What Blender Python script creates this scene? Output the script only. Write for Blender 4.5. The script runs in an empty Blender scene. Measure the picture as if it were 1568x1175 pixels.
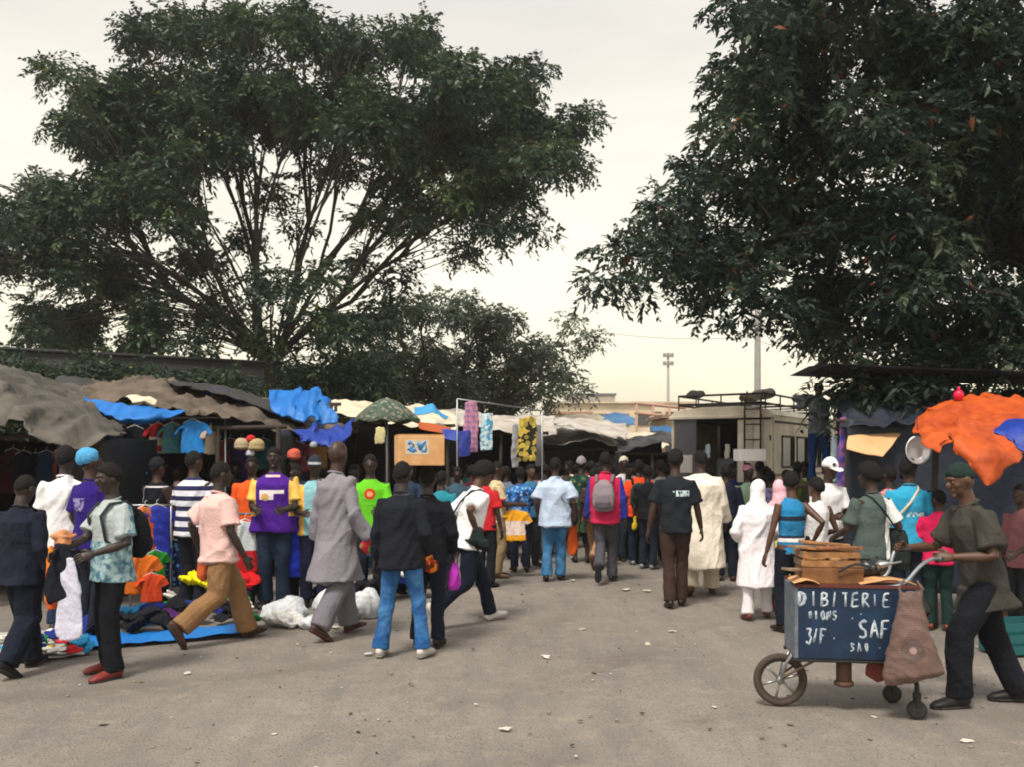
import bpy, math, random
import numpy as np
from mathutils import Vector, Matrix
R = math.radians
random.seed(7); rng = np.random.default_rng(7)
S = bpy.context.scene
COL = S.collection

# ---------------------------------------------------------------- camera
F, HY, CH = 1450.0, 705.0, 1.7          # focal length in photo pixels, horizon row, camera height
cam = bpy.data.cameras.new('camera'); co = bpy.data.objects.new('camera', cam); COL.objects.link(co)
co.location = (0, 0, CH); co.rotation_euler = (R(90), 0, 0)
cam.sensor_width = 36; cam.lens = 36 * F / 1568
cam.shift_y = (HY - 587.5) / 1568
cam.clip_start = 0.1; cam.clip_end = 3000
S.camera = co
# ---------------------------------------------------------------- world: overcast, thin bright cloud over a pale sky
SUN_EL, SUN_AZ = R(58), R(205)            # azimuth measured from +Y towards +X
w = bpy.data.worlds.new('World'); S.world = w; w.use_nodes = True
nt = w.node_tree; nt.nodes.clear()
out = nt.nodes.new('ShaderNodeOutputWorld'); add = nt.nodes.new('ShaderNodeAddShader')
b1 = nt.nodes.new('ShaderNodeBackground'); b2 = nt.nodes.new('ShaderNodeBackground')
sk = nt.nodes.new('ShaderNodeTexSky'); sk.sky_type = 'NISHITA'; sk.sun_disc = False
sk.sun_elevation = SUN_EL; sk.sun_rotation = SUN_AZ; sk.dust_density = 4; sk.air_density = 1.2
b1.inputs['Strength'].default_value = 0.05
nt.links.new(sk.outputs[0], b1.inputs[0])
tc = nt.nodes.new('ShaderNodeTexCoord'); sep = nt.nodes.new('ShaderNodeSeparateXYZ')
nt.links.new(tc.outputs['Generated'], sep.inputs[0])
ramp = nt.nodes.new('ShaderNodeValToRGB'); nt.links.new(sep.outputs['Z'], ramp.inputs[0])
cr = ramp.color_ramp
cr.elements[0].position = 0.0; cr.elements[0].color = (0.84, 0.745, 0.53, 1)
cr.elements[1].position = 0.55; cr.elements[1].color = (0.56, 0.52, 0.44, 1)
e = cr.elements.new(0.18); e.color = (0.82, 0.735, 0.55, 1)
e = cr.elements.new(0.38); e.color = (0.70, 0.63, 0.50, 1)
mp = nt.nodes.new('ShaderNodeMapping'); mp.inputs['Scale'].default_value = (1.6, 1.6, 6)
nt.links.new(tc.outputs['Generated'], mp.inputs[0])
nz = nt.nodes.new('ShaderNodeTexNoise'); nz.inputs['Scale'].default_value = 1.4; nz.inputs['Detail'].default_value = 5
nt.links.new(mp.outputs[0], nz.inputs['Vector'])
mr = nt.nodes.new('ShaderNodeMapRange'); mr.inputs['From Min'].default_value = .3; mr.inputs['From Max'].default_value = .7
mr.inputs['To Min'].default_value = .84; mr.inputs['To Max'].default_value = 1.12
nt.links.new(nz.outputs['Fac'], mr.inputs['Value'])
vm = nt.nodes.new('ShaderNodeVectorMath'); vm.operation = 'SCALE'
nt.links.new(ramp.outputs[0], vm.inputs[0]); nt.links.new(mr.outputs[0], vm.inputs['Scale'])
nt.links.new(vm.outputs[0], b2.inputs[0]); b2.inputs['Strength'].default_value = 1.0
nt.links.new(b1.outputs[0], add.inputs[0]); nt.links.new(b2.outputs[0], add.inputs[1]); nt.links.new(add.outputs[0], out.inputs[0])
sun = bpy.data.lights.new('sun', 'SUN'); so = bpy.data.objects.new('sun', sun); COL.objects.link(so)
sun.energy = 2.7; sun.angle = R(13); sun.color = (1, .93, .82)
d = Vector((math.sin(SUN_AZ) * math.cos(SUN_EL), math.cos(SUN_AZ) * math.cos(SUN_EL), math.sin(SUN_EL)))
so.rotation_euler = d.to_track_quat('Z', 'Y').to_euler(); so.location = (0, 0, 40)
S.view_settings.view_transform = 'Standard'; S.view_settings.look = 'None'
S.view_settings.exposure = 0.34; S.view_settings.gamma = 1
S.cycles.max_bounces = 5; S.cycles.diffuse_bounces = 3; S.cycles.transparent_max_bounces = 6
S.cycles.use_denoising = True
S.cycles.filter_width = 1.9

# ---------------------------------------------------------------- helpers
def W(px, py, Y): return Vector(((px - 784) * Y / F, Y, CH - (py - HY) * Y / F))
def YF(py): return F * CH / (py - HY)     # depth of a ground point seen in row py
def G(px, py): Y = YF(py); return Vector(((px - 784) * Y / F, Y, 0))

def tag(o, label=None, cat=None, group=None, kind=None):
    if label: o['label'] = label
    if cat: o['category'] = cat
    if group: o['group'] = group
    if kind: o['kind'] = kind
    return o
def link(name, me, mat=None, parent=None, loc=None):
    o = bpy.data.objects.new(name, me); COL.objects.link(o)
    if mat is not None and me is not None:
        if not me.materials: me.materials.append(mat)
    if parent is not None: o.parent = parent
    if loc is not None: o.location = loc
    return o
def thing(name, loc=(0, 0, 0), rz=0):
    o = bpy.data.objects.new(name, None); COL.objects.link(o); o.location = loc; o.rotation_euler = (0, 0, rz)
    o.empty_display_size = .1
    return o
def mesh_np(name, V, Fa, smooth=True):
    V = np.asarray(V, dtype=np.float32); me = bpy.data.meshes.new(name)
    if isinstance(Fa, np.ndarray):
        n, k = Fa.shape
        me.vertices.add(len(V)); me.vertices.foreach_set('co', V.ravel())
        me.loops.add(n * k); me.loops.foreach_set('vertex_index', Fa.ravel().astype(np.int32))
        me.polygons.add(n); me.polygons.foreach_set('loop_start', np.arange(0, n * k, k, dtype=np.int32))
        me.polygons.foreach_set('loop_total', np.full(n, k, dtype=np.int32))
        me.update(calc_edges=True)
    else:
        me.from_pydata(V.tolist(), [], Fa); me.update()
    if smooth: me.polygons.foreach_set('use_smooth', np.ones(len(me.polygons), dtype=bool))
    return me

class Vol:
    """collects closed lofts and ellipsoids"""
    def __init__(s): s.v = []; s.f = []; s.n = 0
    def addmesh(s, V, Fs):
        s.v.append(np.asarray(V, float)); s.f += [tuple(i + s.n for i in f) for f in Fs]; s.n += len(V)
    def loft(s, P, ra, rb=None, hint=(1, 0, 0), seg=12, cap=.5, power=2.0):
        P = np.asarray(P, float); ra = np.asarray(ra, float) * np.ones(len(P))
        rb = ra if rb is None else np.asarray(rb, float) * np.ones(len(P))
        T = np.gradient(P, axis=0); T /= np.linalg.norm(T, axis=1)[:, None] + 1e-9
        hint = np.asarray(hint, float); rings = []
        a = np.linspace(0, 2 * np.pi, seg, endpoint=False)
        ca, sa = np.cos(a), np.sin(a)
        if power != 2.0:
            ca = np.sign(ca) * abs(ca) ** (2 / power); sa = np.sign(sa) * abs(sa) ** (2 / power)
        ends = []
        for i in range(len(P)):
            t = T[i]; u = hint - t * hint.dot(t)
            if np.linalg.norm(u) < .2:
                h2 = np.array((0, 1, .1)); u = h2 - t * h2.dot(t)
            u /= np.linalg.norm(u); v = np.cross(t, u)
            rings.append(P[i] + ra[i] * ca[:, None] * u + rb[i] * sa[:, None] * v)
            if i in (0, len(P) - 1):
                sg = -1 if i == 0 else 1; m = min(ra[i], rb[i]) * cap
                r2 = P[i] + t * sg * m * .7 + .7 * (ra[i] * ca[:, None] * u + rb[i] * sa[:, None] * v)
                ends.append((r2, P[i] + t * sg * m))
        rings = [ends[0][0]] + rings + [ends[1][0]]
        V = np.vstack(rings + [ends[0][1][None], ends[1][1][None]]); n = len(rings); Fs = []
        for i in range(n - 1):
            for j in range(seg):
                k = (j + 1) % seg
                Fs.append((i * seg + j, i * seg + k, (i + 1) * seg + k, (i + 1) * seg + j))
        c0, c1 = n * seg, n * seg + 1
        for j in range(seg):
            k = (j + 1) % seg
            Fs.append((k, j, c0)); Fs.append(((n - 1) * seg + j, (n - 1) * seg + k, c1))
        s.addmesh(V, Fs)
    def ell(s, c, r, rot=None, seg=12, rings=8):
        V = [(0, 0, -1)]; Fs = []
        for i in range(1, rings):
            t = math.pi * i / rings
            for j in range(seg):
                a = 2 * math.pi * j / seg; V.append((math.sin(t) * math.cos(a), math.sin(t) * math.sin(a), -math.cos(t)))
        V.append((0, 0, 1)); last = len(V) - 1
        for j in range(seg):
            k = (j + 1) % seg
            Fs.append((0, 1 + k, 1 + j)); Fs.append((last, last - seg + j, last - seg + k))
            for i in range(rings - 2):
                b = 1 + i * seg; Fs.append((b + j, b + k, b + seg + k, b + seg + j))
        V = np.array(V) * np.asarray(r, float)
        if rot is not None: V = V @ np.asarray(rot).T
        s.addmesh(V + np.asarray(c, float), Fs)
    def box(s, c, h, rot=None):
        V = np.array([(x, y, z) for x in (-1, 1) for y in (-1, 1) for z in (-1, 1)], float) * np.asarray(h, float)
        if rot is not None: V = V @ np.asarray(rot).T
        s.addmesh(V + np.asarray(c, float), [(0, 1, 3, 2), (4, 6, 7, 5), (0, 4, 5, 1), (2, 3, 7, 6), (0, 2, 6, 4), (1, 5, 7, 3)])
    def bar(s, a, b, r, r2=None, seg=8): 
        a = np.asarray(a, float); b = np.asarray(b, float)
        s.loft([a, b], [r, r2 or r], hint=(.31, .42, .5), seg=seg, cap=.2)
    def data(s): return np.vstack(s.v), s.f
    def mesh(s, name, smooth=True):
        V, Fs = s.data(); return mesh_np(name, V, Fs, smooth)
    def remesh(s, name, voxel, smooth=3, fn=None):
        tmp = bpy.data.objects.new('tmp', s.mesh('tmp')); COL.objects.link(tmp)
        m = tmp.modifiers.new('r', 'REMESH'); m.mode = 'VOXEL'; m.voxel_size = voxel; m.use_smooth_shade = True
        if smooth:
            k = tmp.modifiers.new('s', 'SMOOTH'); k.factor = .5; k.iterations = smooth
        dg = bpy.context.evaluated_depsgraph_get()
        me = bpy.data.meshes.new_from_object(tmp.evaluated_get(dg)); me.name = name
        old = tmp.data; bpy.data.objects.remove(tmp); bpy.data.meshes.remove(old)
        if fn is not None: displace(me, fn)
        me.polygons.foreach_set('use_smooth', np.ones(len(me.polygons), dtype=bool))
        return me
    def build(s, name, mat, parent=None, smooth=True, bevel=0):
        o = link(name, s.mesh(name, smooth), mat, parent)
        if bevel:
            b = o.modifiers.new('b', 'BEVEL'); b.width = bevel; b.segments = 2; b.limit_method = 'ANGLE'
        return o
def displace(me, fn):
    n = len(me.vertices); V = np.empty(n * 3, np.float32); me.vertices.foreach_get('co', V); V = V.reshape(-1, 3)
    N = np.empty(n * 3, np.float32); me.vertex_normals.foreach_get('vector', N); N = N.reshape(-1, 3)
    V = V + N * fn(V)[:, None].astype(np.float32)
    me.vertices.foreach_set('co', V.ravel()); me.update()
def folds(amp, fx=16., fz=5., seed=0, lo=-.45):
    r = np.random.default_rng(seed); ph = r.uniform(0, 6.28, 12)
    def fn(V):
        x, y, z = V[:, 0], V[:, 1], V[:, 2]
        wx = .09 * np.sin(5 * z + ph[0] + 3 * x) + .05 * np.sin(9 * y + 7 * z + ph[1])
        a = np.sin(fx * (x + wx) * 1.3 + fz * z + ph[2]) * np.sin(fx * (y + wx) + fz * .7 * z + ph[3])
        b = np.sin(fx * 1.9 * (x - y + wx) - fz * 2.2 * z + ph[4])
        c = np.sin(38 * z + 12 * x + 14 * y + 5 * np.sin(8 * (x + y) + ph[5]) + ph[6])
        g = .5 + .5 * np.sin(4 * z + 3 * y + ph[7])
        th = ph[8]; wq = 1.1 * np.sin(4.3 * z + ph[9]) + .8 * np.sin(7 * (x + y) + 3 * z + ph[10])
        r1 = 1 - np.abs(np.sin(fx * .62 * (x * np.cos(th) + y * np.sin(th)) + fz * .5 * z + wq)) ** .7
        r2 = 1 - np.abs(np.sin(fx * .9 * (x * np.sin(th) - y * np.cos(th)) - fz * 1.4 * z + 1.3 * wq + ph[11])) ** .7
        return amp * np.maximum(.5 * a + .3 * b * g + .3 * c * (1 - g) + 1.3 * (r1 - .35) + .9 * g * (r2 - .35), lo)
    return fn
def drape(amp, freq, seed=0):
    r = np.random.default_rng(seed + 900); D = r.normal(size=(5, 3)) * np.array((1, .8, .5)); D /= np.linalg.norm(D, axis=1)[:, None]; ph = r.uniform(0, 6.28, (5, 3))
    def fn(V):
        t = 0
        for k in range(5):
            f = freq * (.42, .75, 1.3, 2.1, 3.4)[k]; wq = .55 * np.sin(.8 * f * (V @ D[(k + 2) % 5]) + ph[k, 1]); gate = .35 + .65 * (.5 + .5 * np.sin(.5 * f * (V @ D[(k + 1) % 5]) + ph[k, 2]))
            t = t + gate * ((1 - np.abs(np.sin(f * (V @ D[k]) + wq + ph[k, 0]))) ** 1.6 - .25) * (1, .8, .62, .42, .24)[k]
        return amp * t
    return fn
def crumple(amp, freq, seed=0, octaves=6):
    r = np.random.default_rng(seed + 500); D = r.normal(size=(octaves, 3)); D /= np.linalg.norm(D, axis=1)[:, None]; E = r.normal(size=(octaves, 3)); ph = r.uniform(0, 6.28, (octaves, 3))
    def fn(V):
        t = 0
        for k in range(octaves):
            f = freq * 1.55 ** k; wq = 1.6 * np.sin(.45 * f * (V @ E[k]) + ph[k, 1]) + .8 * np.sin(.9 * f * (V @ E[(k + 1) % octaves]) + ph[k, 2])
            t = t + (1 - np.abs(np.sin(f * (V @ D[k]) + wq + ph[k, 0])) ** .8 - .36) / 1.45 ** k
        return amp * t
    return fn

# ---------------------------------------------------------------- materials
def node_mat(name):
    m = bpy.data.materials.new(name); m.use_nodes = True; n = m.node_tree
    return m, n, n.nodes['Principled BSDF']
def N(n, t, **kw):
    x = n.nodes.new(t)
    for k, v in kw.items():
        if k in x.inputs: x.inputs[k].default_value = v
        else: setattr(x, k, v)
    return x
def c4(c): return (c[0], c[1], c[2], 1)
def hexc(h):
    h = h.lstrip('#'); v = [int(h[i:i + 2], 16) / 255 for i in (0, 2, 4)]
    return tuple((x / 12.92 if x <= .04045 else ((x + .055) / 1.055) ** 2.4) for x in v)
def mathn(n, op, a, b=None, c=None):
    x = n.nodes.new('ShaderNodeMath'); x.operation = op
    for i, q in enumerate((a, b, c)):
        if q is None: continue
        if isinstance(q, (int, float)): x.inputs[i].default_value = q
        else: n.links.new(q, x.inputs[i])
    return x.outputs[0]
def mixc(n, fac, a, b):
    x = n.nodes.new('ShaderNodeMix'); x.data_type = 'RGBA'
    for i, q in ((0, fac), (6, a), (7, b)):
        if isinstance(q, (int, float)): x.inputs[i].default_value = q
        elif isinstance(q, tuple): x.inputs[i].default_value = c4(q)
        else: n.links.new(q, x.inputs[i])
    return x.outputs[2]
_cache = {}
def cloth(col, kind='plain', c2=None, sc=1.0, rough=.92, extra=None, dirt=.18, c3=None):
    key = (col, kind, c2, sc, rough, repr(extra), dirt, c3)
    if key in _cache: return _cache[key]
    m, n, p = node_mat('cloth_' + kind)
    A = hexc(col); B = hexc(c2) if c2 else tuple(x * .6 for x in A)
    tc = N(n, 'ShaderNodeTexCoord'); P = tc.outputs['Object']; sp = N(n, 'ShaderNodeSeparateXYZ'); n.links.new(P, sp.inputs[0])
    x, y, z = sp.outputs
    base = A
    if kind == 'stripes':     # horizontal bands
        f = mathn(n, 'GREATER_THAN', mathn(n, 'SINE', mathn(n, 'MULTIPLY', z, 60 * sc)), .1); base = mixc(n, f, A, B)
    elif kind == 'check':
        f = mathn(n, 'GREATER_THAN', mathn(n, 'SINE', mathn(n, 'MULTIPLY', z, 60 * sc)), .3)
        g = mathn(n, 'GREATER_THAN', mathn(n, 'SINE', mathn(n, 'MULTIPLY', mathn(n, 'ADD', x, y), 60 * sc)), .3)
        base = mixc(n, mathn(n, 'MULTIPLY', mathn(n, 'ADD', f, g), .5), A, B)
    elif kind == 'print':     # blotchy printed cotton
        v = N(n, 'ShaderNodeTexVoronoi', Scale=14 * sc); n.links.new(P, v.inputs['Vector'])
        q = N(n, 'ShaderNodeTexNoise', Scale=11 * sc, Detail=3.0); n.links.new(P, q.inputs['Vector'])
        f = mathn(n, 'GREATER_THAN', q.outputs['Fac'], .5)
        g = mathn(n, 'LESS_THAN', v.outputs['Distance'], .38)
        base = mixc(n, f, A, B)
        base = mixc(n, mathn(n, 'MULTIPLY', g, .9), base, hexc(c3) if c3 else A)
    elif kind == 'dye':       # soft cloudy dyed cloth
        q = N(n, 'ShaderNodeTexNoise', Scale=18 * sc, Detail=4.0); n.links.new(P, q.inputs['Vector'])
        r_ = N(n, 'ShaderNodeMapRange'); r_.inputs['From Min'].default_value = .4; r_.inputs['From Max'].default_value = .62
        n.links.new(q.outputs['Fac'], r_.inputs['Value']); base = mixc(n, r_.outputs[0], A, B)
    # extra: list of (x0,x1,z0,z1,side,colour,mode) panels sewn or printed on; side -1 front, 1 back, 0 both
    for (x0, x1, z0, z1, side, cc, mode) in (extra or []):
        f = mathn(n, 'MULTIPLY', mathn(n, 'MULTIPLY', mathn(n, 'GREATER_THAN', x, x0), mathn(n, 'LESS_THAN', x, x1)),
                  mathn(n, 'MULTIPLY', mathn(n, 'GREATER_THAN', z, z0), mathn(n, 'LESS_THAN', z, z1)))
        if side: f = mathn(n, 'MULTIPLY', f, mathn(n, 'GREATER_THAN', mathn(n, 'MULTIPLY', y, side), -.02))
        if mode == 'disc':
            cx, cz = (x0 + x1) / 2, (z0 + z1) / 2; rr = (x1 - x0) / 2
            dx = mathn(n, 'POWER', mathn(n, 'ABSOLUTE', mathn(n, 'SUBTRACT', x, cx)), 2.0)
            dz = mathn(n, 'POWER', mathn(n, 'ABSOLUTE', mathn(n, 'SUBTRACT', z, cz)), 2.0)
            f = mathn(n, 'MULTIPLY', f, mathn(n, 'LESS_THAN', mathn(n, 'ADD', dx, dz), rr * rr))
        if mode == 'worn':
            q = N(n, 'ShaderNodeTexNoise', Scale=38.0, Detail=2.0); n.links.new(P, q.inputs['Vector'])
            f = mathn(n, 'MULTIPLY', f, mathn(n, 'GREATER_THAN', q.outputs['Fac'], .45))
        base = mixc(n, f, base if not isinstance(base, tuple) else base, hexc(cc))
    # fading and dust
    q = N(n, 'ShaderNodeTexNoise', Scale=3.2, Detail=5.0, Roughness=.65); n.links.new(P, q.inputs['Vector'])
    r_ = N(n, 'ShaderNodeMapRange'); r_.inputs['From Min'].default_value = .3; r_.inputs['From Max'].default_value = .75
    r_.inputs['To Min'].default_value = 0; r_.inputs['To Max'].default_value = dirt
    n.links.new(q.outputs['Fac'], r_.inputs['Value'])
    lum = sum(A) / 3
    base = mixc(n, r_.outputs[0], base, (.16, .13, .10) if lum > .12 else (.035, .03, .03))
    n.links.new(base, p.inputs['Base Color']) if not isinstance(base, tuple) else None
    p.inputs['Roughness'].default_value = rough; p.inputs['Specular IOR Level'].default_value = .2
    wv = N(n, 'ShaderNodeTexNoise', Scale=26.0, Detail=6.0, Roughness=.6); n.links.new(P, wv.inputs['Vector'])
    mpp = N(n, 'ShaderNodeMapping'); mpp.inputs['Scale'].default_value = (1, 1, .45); n.links.new(P, mpp.inputs[0])
    rg = N(n, 'ShaderNodeTexNoise', noise_type='RIDGED_MULTIFRACTAL'); rg.inputs['Scale'].default_value = 5.5; rg.inputs['Detail'].default_value = 3.0; rg.inputs['Distortion'].default_value = .5; n.links.new(mpp.outputs[0], rg.inputs['Vector'])
    bp = N(n, 'ShaderNodeBump', Strength=.75, Distance=.034); n.links.new(mathn(n, 'ADD', mathn(n, 'MULTIPLY', wv.outputs['Fac'], .5), mathn(n, 'MULTIPLY', rg.outputs['Fac'], .55)), bp.inputs['Height'])
    n.links.new(bp.outputs[0], p.inputs['Normal'])
    _cache[key] = m; return m
def solid(name, col, rough=.6, metal=0., noise=.25, scale=9., c2=None, bump=.2, spec=.4, dist=.01, ridge=0):
    key = ('solid', name, col)
    if key in _cache: return _cache[key]
    m, n, p = node_mat(name); A = hexc(col) if isinstance(col, str) else col
    B = hexc(c2) if c2 else tuple(x * .45 for x in A)
    tc = N(n, 'ShaderNodeTexCoord'); q = N(n, 'ShaderNodeTexNoise', Scale=scale, Detail=6.0, Roughness=.62)
    n.links.new(tc.outputs['Object'], q.inputs['Vector'])
    r_ = N(n, 'ShaderNodeMapRange'); r_.inputs['From Min'].default_value = .35; r_.inputs['From Max'].default_value = .72
    r_.inputs['To Max'].default_value = noise if c2 is None else 1
    n.links.new(q.outputs['Fac'], r_.inputs['Value'])
    n.links.new(mixc(n, r_.outputs[0], A, B), p.inputs['Base Color'])
    p.inputs['Roughness'].default_value = rough; p.inputs['Metallic'].default_value = metal; p.inputs['Specular IOR Level'].default_value = spec
    if bump:
        hh = q.outputs['Fac']
        if ridge:
            rg = N(n, 'ShaderNodeTexNoise', noise_type='RIDGED_MULTIFRACTAL'); rg.inputs['Scale'].default_value = ridge; rg.inputs['Detail'].default_value = 4.0; rg.inputs['Distortion'].default_value = .8
            n.links.new(tc.outputs['Object'], rg.inputs['Vector']); hh = mathn(n, 'ADD', mathn(n, 'MULTIPLY', hh, .4), mathn(n, 'MULTIPLY', rg.outputs['Fac'], .6))
        bp = N(n, 'ShaderNodeBump', Strength=bump, Distance=dist); n.links.new(hh, bp.inputs['Height'])
        n.links.new(bp.outputs[0], p.inputs['Normal'])
    _cache[key] = m; return m
SKIN = [solid('dark_skin', (.050, .024, .015), .48, noise=.35, scale=14, bump=.1, spec=.45),
        solid('brown_skin', (.095, .045, .027), .5, noise=.35, scale=14, bump=.1, spec=.45),
        solid('deep_skin', (.034, .020, .016), .45, noise=.3, scale=14, bump=.1, spec=.45)]
HAIR = solid('black_hair', (.010, .009, .009), .8, noise=.4, scale=120, bump=.8, spec=.2)
EYE = solid('eye_white', (.30, .27, .24), .2, noise=.1, bump=0)
PUPIL = solid('eye_dark', (.012, .008, .006), .15, bump=0)
WOOD = solid('weathered_wood', (.12, .085, .06), .85, noise=.6, scale=18, bump=.5)
DARKWOOD = solid('dark_wood', (.045, .034, .028), .85, noise=.6, scale=18, bump=.5)
STEEL = solid('grey_steel', (.34, .35, .36), .35, metal=.8, noise=.5, scale=30, bump=.1)
RUBBER = solid('black_rubber', (.03, .028, .027), .8, noise=.5, scale=20, bump=.3)
BLACKSHADE = solid('black_shade_sheet', (.014, .016, .022), .55, noise=.4, scale=6, bump=.8, ridge=1.5, dist=.06)  # near-black stall sheets: shade of the interiors put into their colour
NAVYSHADE = solid('navy_shade_sheet', (.014, .022, .04), .6, noise=.4, scale=6, bump=.8, ridge=1.5, dist=.06)  # navy-black sheet, the right stall's inner shade painted in as colour
# ---------------------------------------------------------------- people
def unit(v): v = np.asarray(v, float); return v / (np.linalg.norm(v) + 1e-9)
def ik(a, b, l1, l2, pole):
    """two-bone chain from a to b; returns joint and (clamped) end"""
    a = np.asarray(a, float); b = np.asarray(b, float); dv = b - a; D = np.linalg.norm(dv)
    mx = (l1 + l2) * .995
    if D > mx: b = a + dv / D * mx; dv = b - a; D = mx
    D = max(D, abs(l1 - l2) + .02); t = dv / (np.linalg.norm(dv) + 1e-9)
    x = (l1 * l1 - l2 * l2 + D * D) / (2 * D); h = math.sqrt(max(l1 * l1 - x * x, 0))
    p = np.asarray(pole, float); p = p - t * p.dot(t); p = unit(p)
    return a + t * x + p * h, b
def rotx(a): c, s = math.cos(a), math.sin(a); return np.array([[1, 0, 0], [0, c, -s], [0, s, c]])
def rotz(a): c, s = math.cos(a), math.sin(a); return np.array([[c, -s, 0], [s, c, 0], [0, 0, 1]])

FEET = {'stand': [(.10, 0, 0, 0), (-.10, .03, 0, 0)],
        'step': [(.09, -.22, 0, -8), (-.09, .26, .05, 32)],
        'stepR': [(.09, .26, .05, 32), (-.09, -.22, 0, -8)],
        'long': [(.09, -.33, 0, -10), (-.09, .42, .13, 58)],
        'longR': [(.09, .42, .13, 58), (-.09, -.33, 0, -10)],
        'wide': [(.17, -.03, 0, 0), (-.17, .05, 0, 0)],
        'push': [(.09, -.28, 0, 0), (-.09, .40, .03, 18)]}
ARM = {'hang': (.27, -.03, .80), 'fwd': (.22, -.32, 1.02), 'swingf': (.27, -.24, .86), 'swingb': (.28, .22, .86),
       'hold': (.12, -.32, 1.10), 'cross': (.02, -.22, 1.15), 'up': (.12, -.12, 1.72), 'bag': (.26, -.05, .82),
       'hip': (.22, .02, 1.0), 'reach': (.16, -.50, 1.25), 'back': (.15, .17, .98), 'chin': (.10, -.22, 1.40)}
PEOPLE = {}
def person(key, px, Y, top, yaw, label, tops=('tee', '#888888'), bottoms=('trousers', '#1c2233'), shoes='#2a1a16', hair='short',
           feet='stand', L='hang', Rr='hang', lean=0, head=(0, 0), skin=0, H=None, build=1.0, female=False, hat=None, face=False,
           z0=0, group=None, hatprint=None, socks=None, sandal=False, ease=0, hem=None, grip=25):
    Hh = H or (CH + (HY - top) / F * Y - z0)
    rs = abs(hash(key)) if False else sum(ord(c) * (i + 7) for i, c in enumerate(key))
    X = (px - 784) * Y / F
    vox = min(max(.0085, Y * .00105), .019)
    feet = FEET[feet] if isinstance(feet, str) else feet
    K = build
    # ---- skeleton
    anks = [np.array((f[0], f[1] , f[2] + .085)) for f in feet]
    hipz = .93
    for f, a in zip(feet, anks):
        dx = a[0] - math.copysign(.085, f[0]); dd = math.hypot(dx, a[1]); hipz = min(hipz, a[2] + math.sqrt(max(.852 ** 2 - dd * dd, .2)))
    pel = np.array((0, 0, hipz)); TL = rotx(R(lean))       # lean tips the torso towards -Y
    def T(x, y, zz): return pel + TL @ np.array((x, y, zz))
    TL = rotx(R(lean)).copy()
    if lean: TL = rotx(R(lean))
    wide = (.93 if female else 1.0) * (1 + (K - 1) * .6)
    sh = [T(.168 * wide, 0, .448), T(-.168 * wide, 0, .448)]
    hips = [pel + np.array((.085, 0, 0)), pel + np.array((-.085, 0, 0))]
    knees = []; 
    for i in (0, 1):
        k, anks[i] = ik(hips[i], anks[i], .43, .425, (0.02 * (1 - 2 * i), -1, .15)); knees.append(k)
    arms = [L, Rr]; elb = []; wr = []
    for i in (0, 1):
        t = ARM[arms[i]] if isinstance(arms[i], str) else arms[i]
        t = np.array(t, float); 
        if isinstance(arms[i], str) and i == 1: t[0] = -t[0]
        if isinstance(arms[i], str): t = pel + TL @ (t - np.array((0, 0, .93)))
        e, wv = ik(sh[i], t, .285, .255, (.35 * (1 - 2 * i), .75, -.35)); elb.append(e); wr.append(wv)
    # ---- body
    b = Vol()
    zz = [-.10, -.04, .02, .10, .2, .30, .40, .47, .515, .555]
    if female: a_ = [.10, .17, .168, .135, .122, .136, .138, .104, .064, .05]
    else: a_ = [.10, .152, .152, .142, .14, .152, .148, .112, .068, .054]
    b_ = [.09, .112, .112, .10, .098, .110, .108, .084, .062, .052]
    a_ = np.array(a_) * K; b_ = np.array(b_) * K
    b.loft([T(0, 0, q) for q in zz], a_, b_, hint=(1, 0, 0), seg=16)
    if female:
        for sx in (-1, 1): b.ell(T(sx * .065, -.095, .345), (.058, .05, .055))
    HC = T(0, -.012, .60); HR = TL @ rotz(R(head[0])) @ rotx(R(head[1]))
    def hd(x, y, q): return HC + HR @ np.array((x, y, q))
    b.loft([T(0, .004, .52), T(0, -.002, .58), hd(0, .0, .06)], [.06, .053, .056], hint=(1, 0, 0))
    b.ell(hd(0, .004, .112), (.075, .094, .108), HR, 16, 12); b.ell(hd(0, -.028, .055), (.056, .062, .062), HR)
    vf = vox
    if face:
        b.ell(hd(0, -.100, .088), (.017, .020, .027), HR); b.ell(hd(0, -.083, .047), (.022, .012, .011), HR)
        b.ell(hd(0, -.076, .012), (.024, .02, .018), HR); b.ell(hd(0, -.080, .136), (.052, .018, .011), HR)
        for sx in (-1, 1): b.ell(hd(sx * .042, -.058, .085), (.02, .022, .024), HR)
        vf = min(vox, .0075)
    else:
        b.ell(hd(0, -.098, .09), (.018, .020, .028), HR); b.ell(hd(0, -.084, .045), (.028, .016, .015), HR); b.ell(hd(0, -.072, .014), (.026, .022, .02), HR)
    for sx in (-1, 1): b.ell(hd(sx * .077, .008, .10), (.012, .022, .032), HR)
    for i in (0, 1):
        s = 1 - 2 * i; inner = T(.09 * s, 0, .435)
        b.loft([inner, sh[i], sh[i] * .6 + elb[i] * .4, elb[i], elb[i] * .65 + wr[i] * .35, wr[i]],
               np.array([.06, .060, .049, .038, .039, .025]) * (K if not female else .88), seg=10)
        b.loft([hips[i], hips[i] * .5 + knees[i] * .5, knees[i], knees[i] * .65 + anks[i] * .35, anks[i]],
               np.array([.088, .074, .054, .053, .036]) * K, seg=10)
    # feet
    fdir = []
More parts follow.
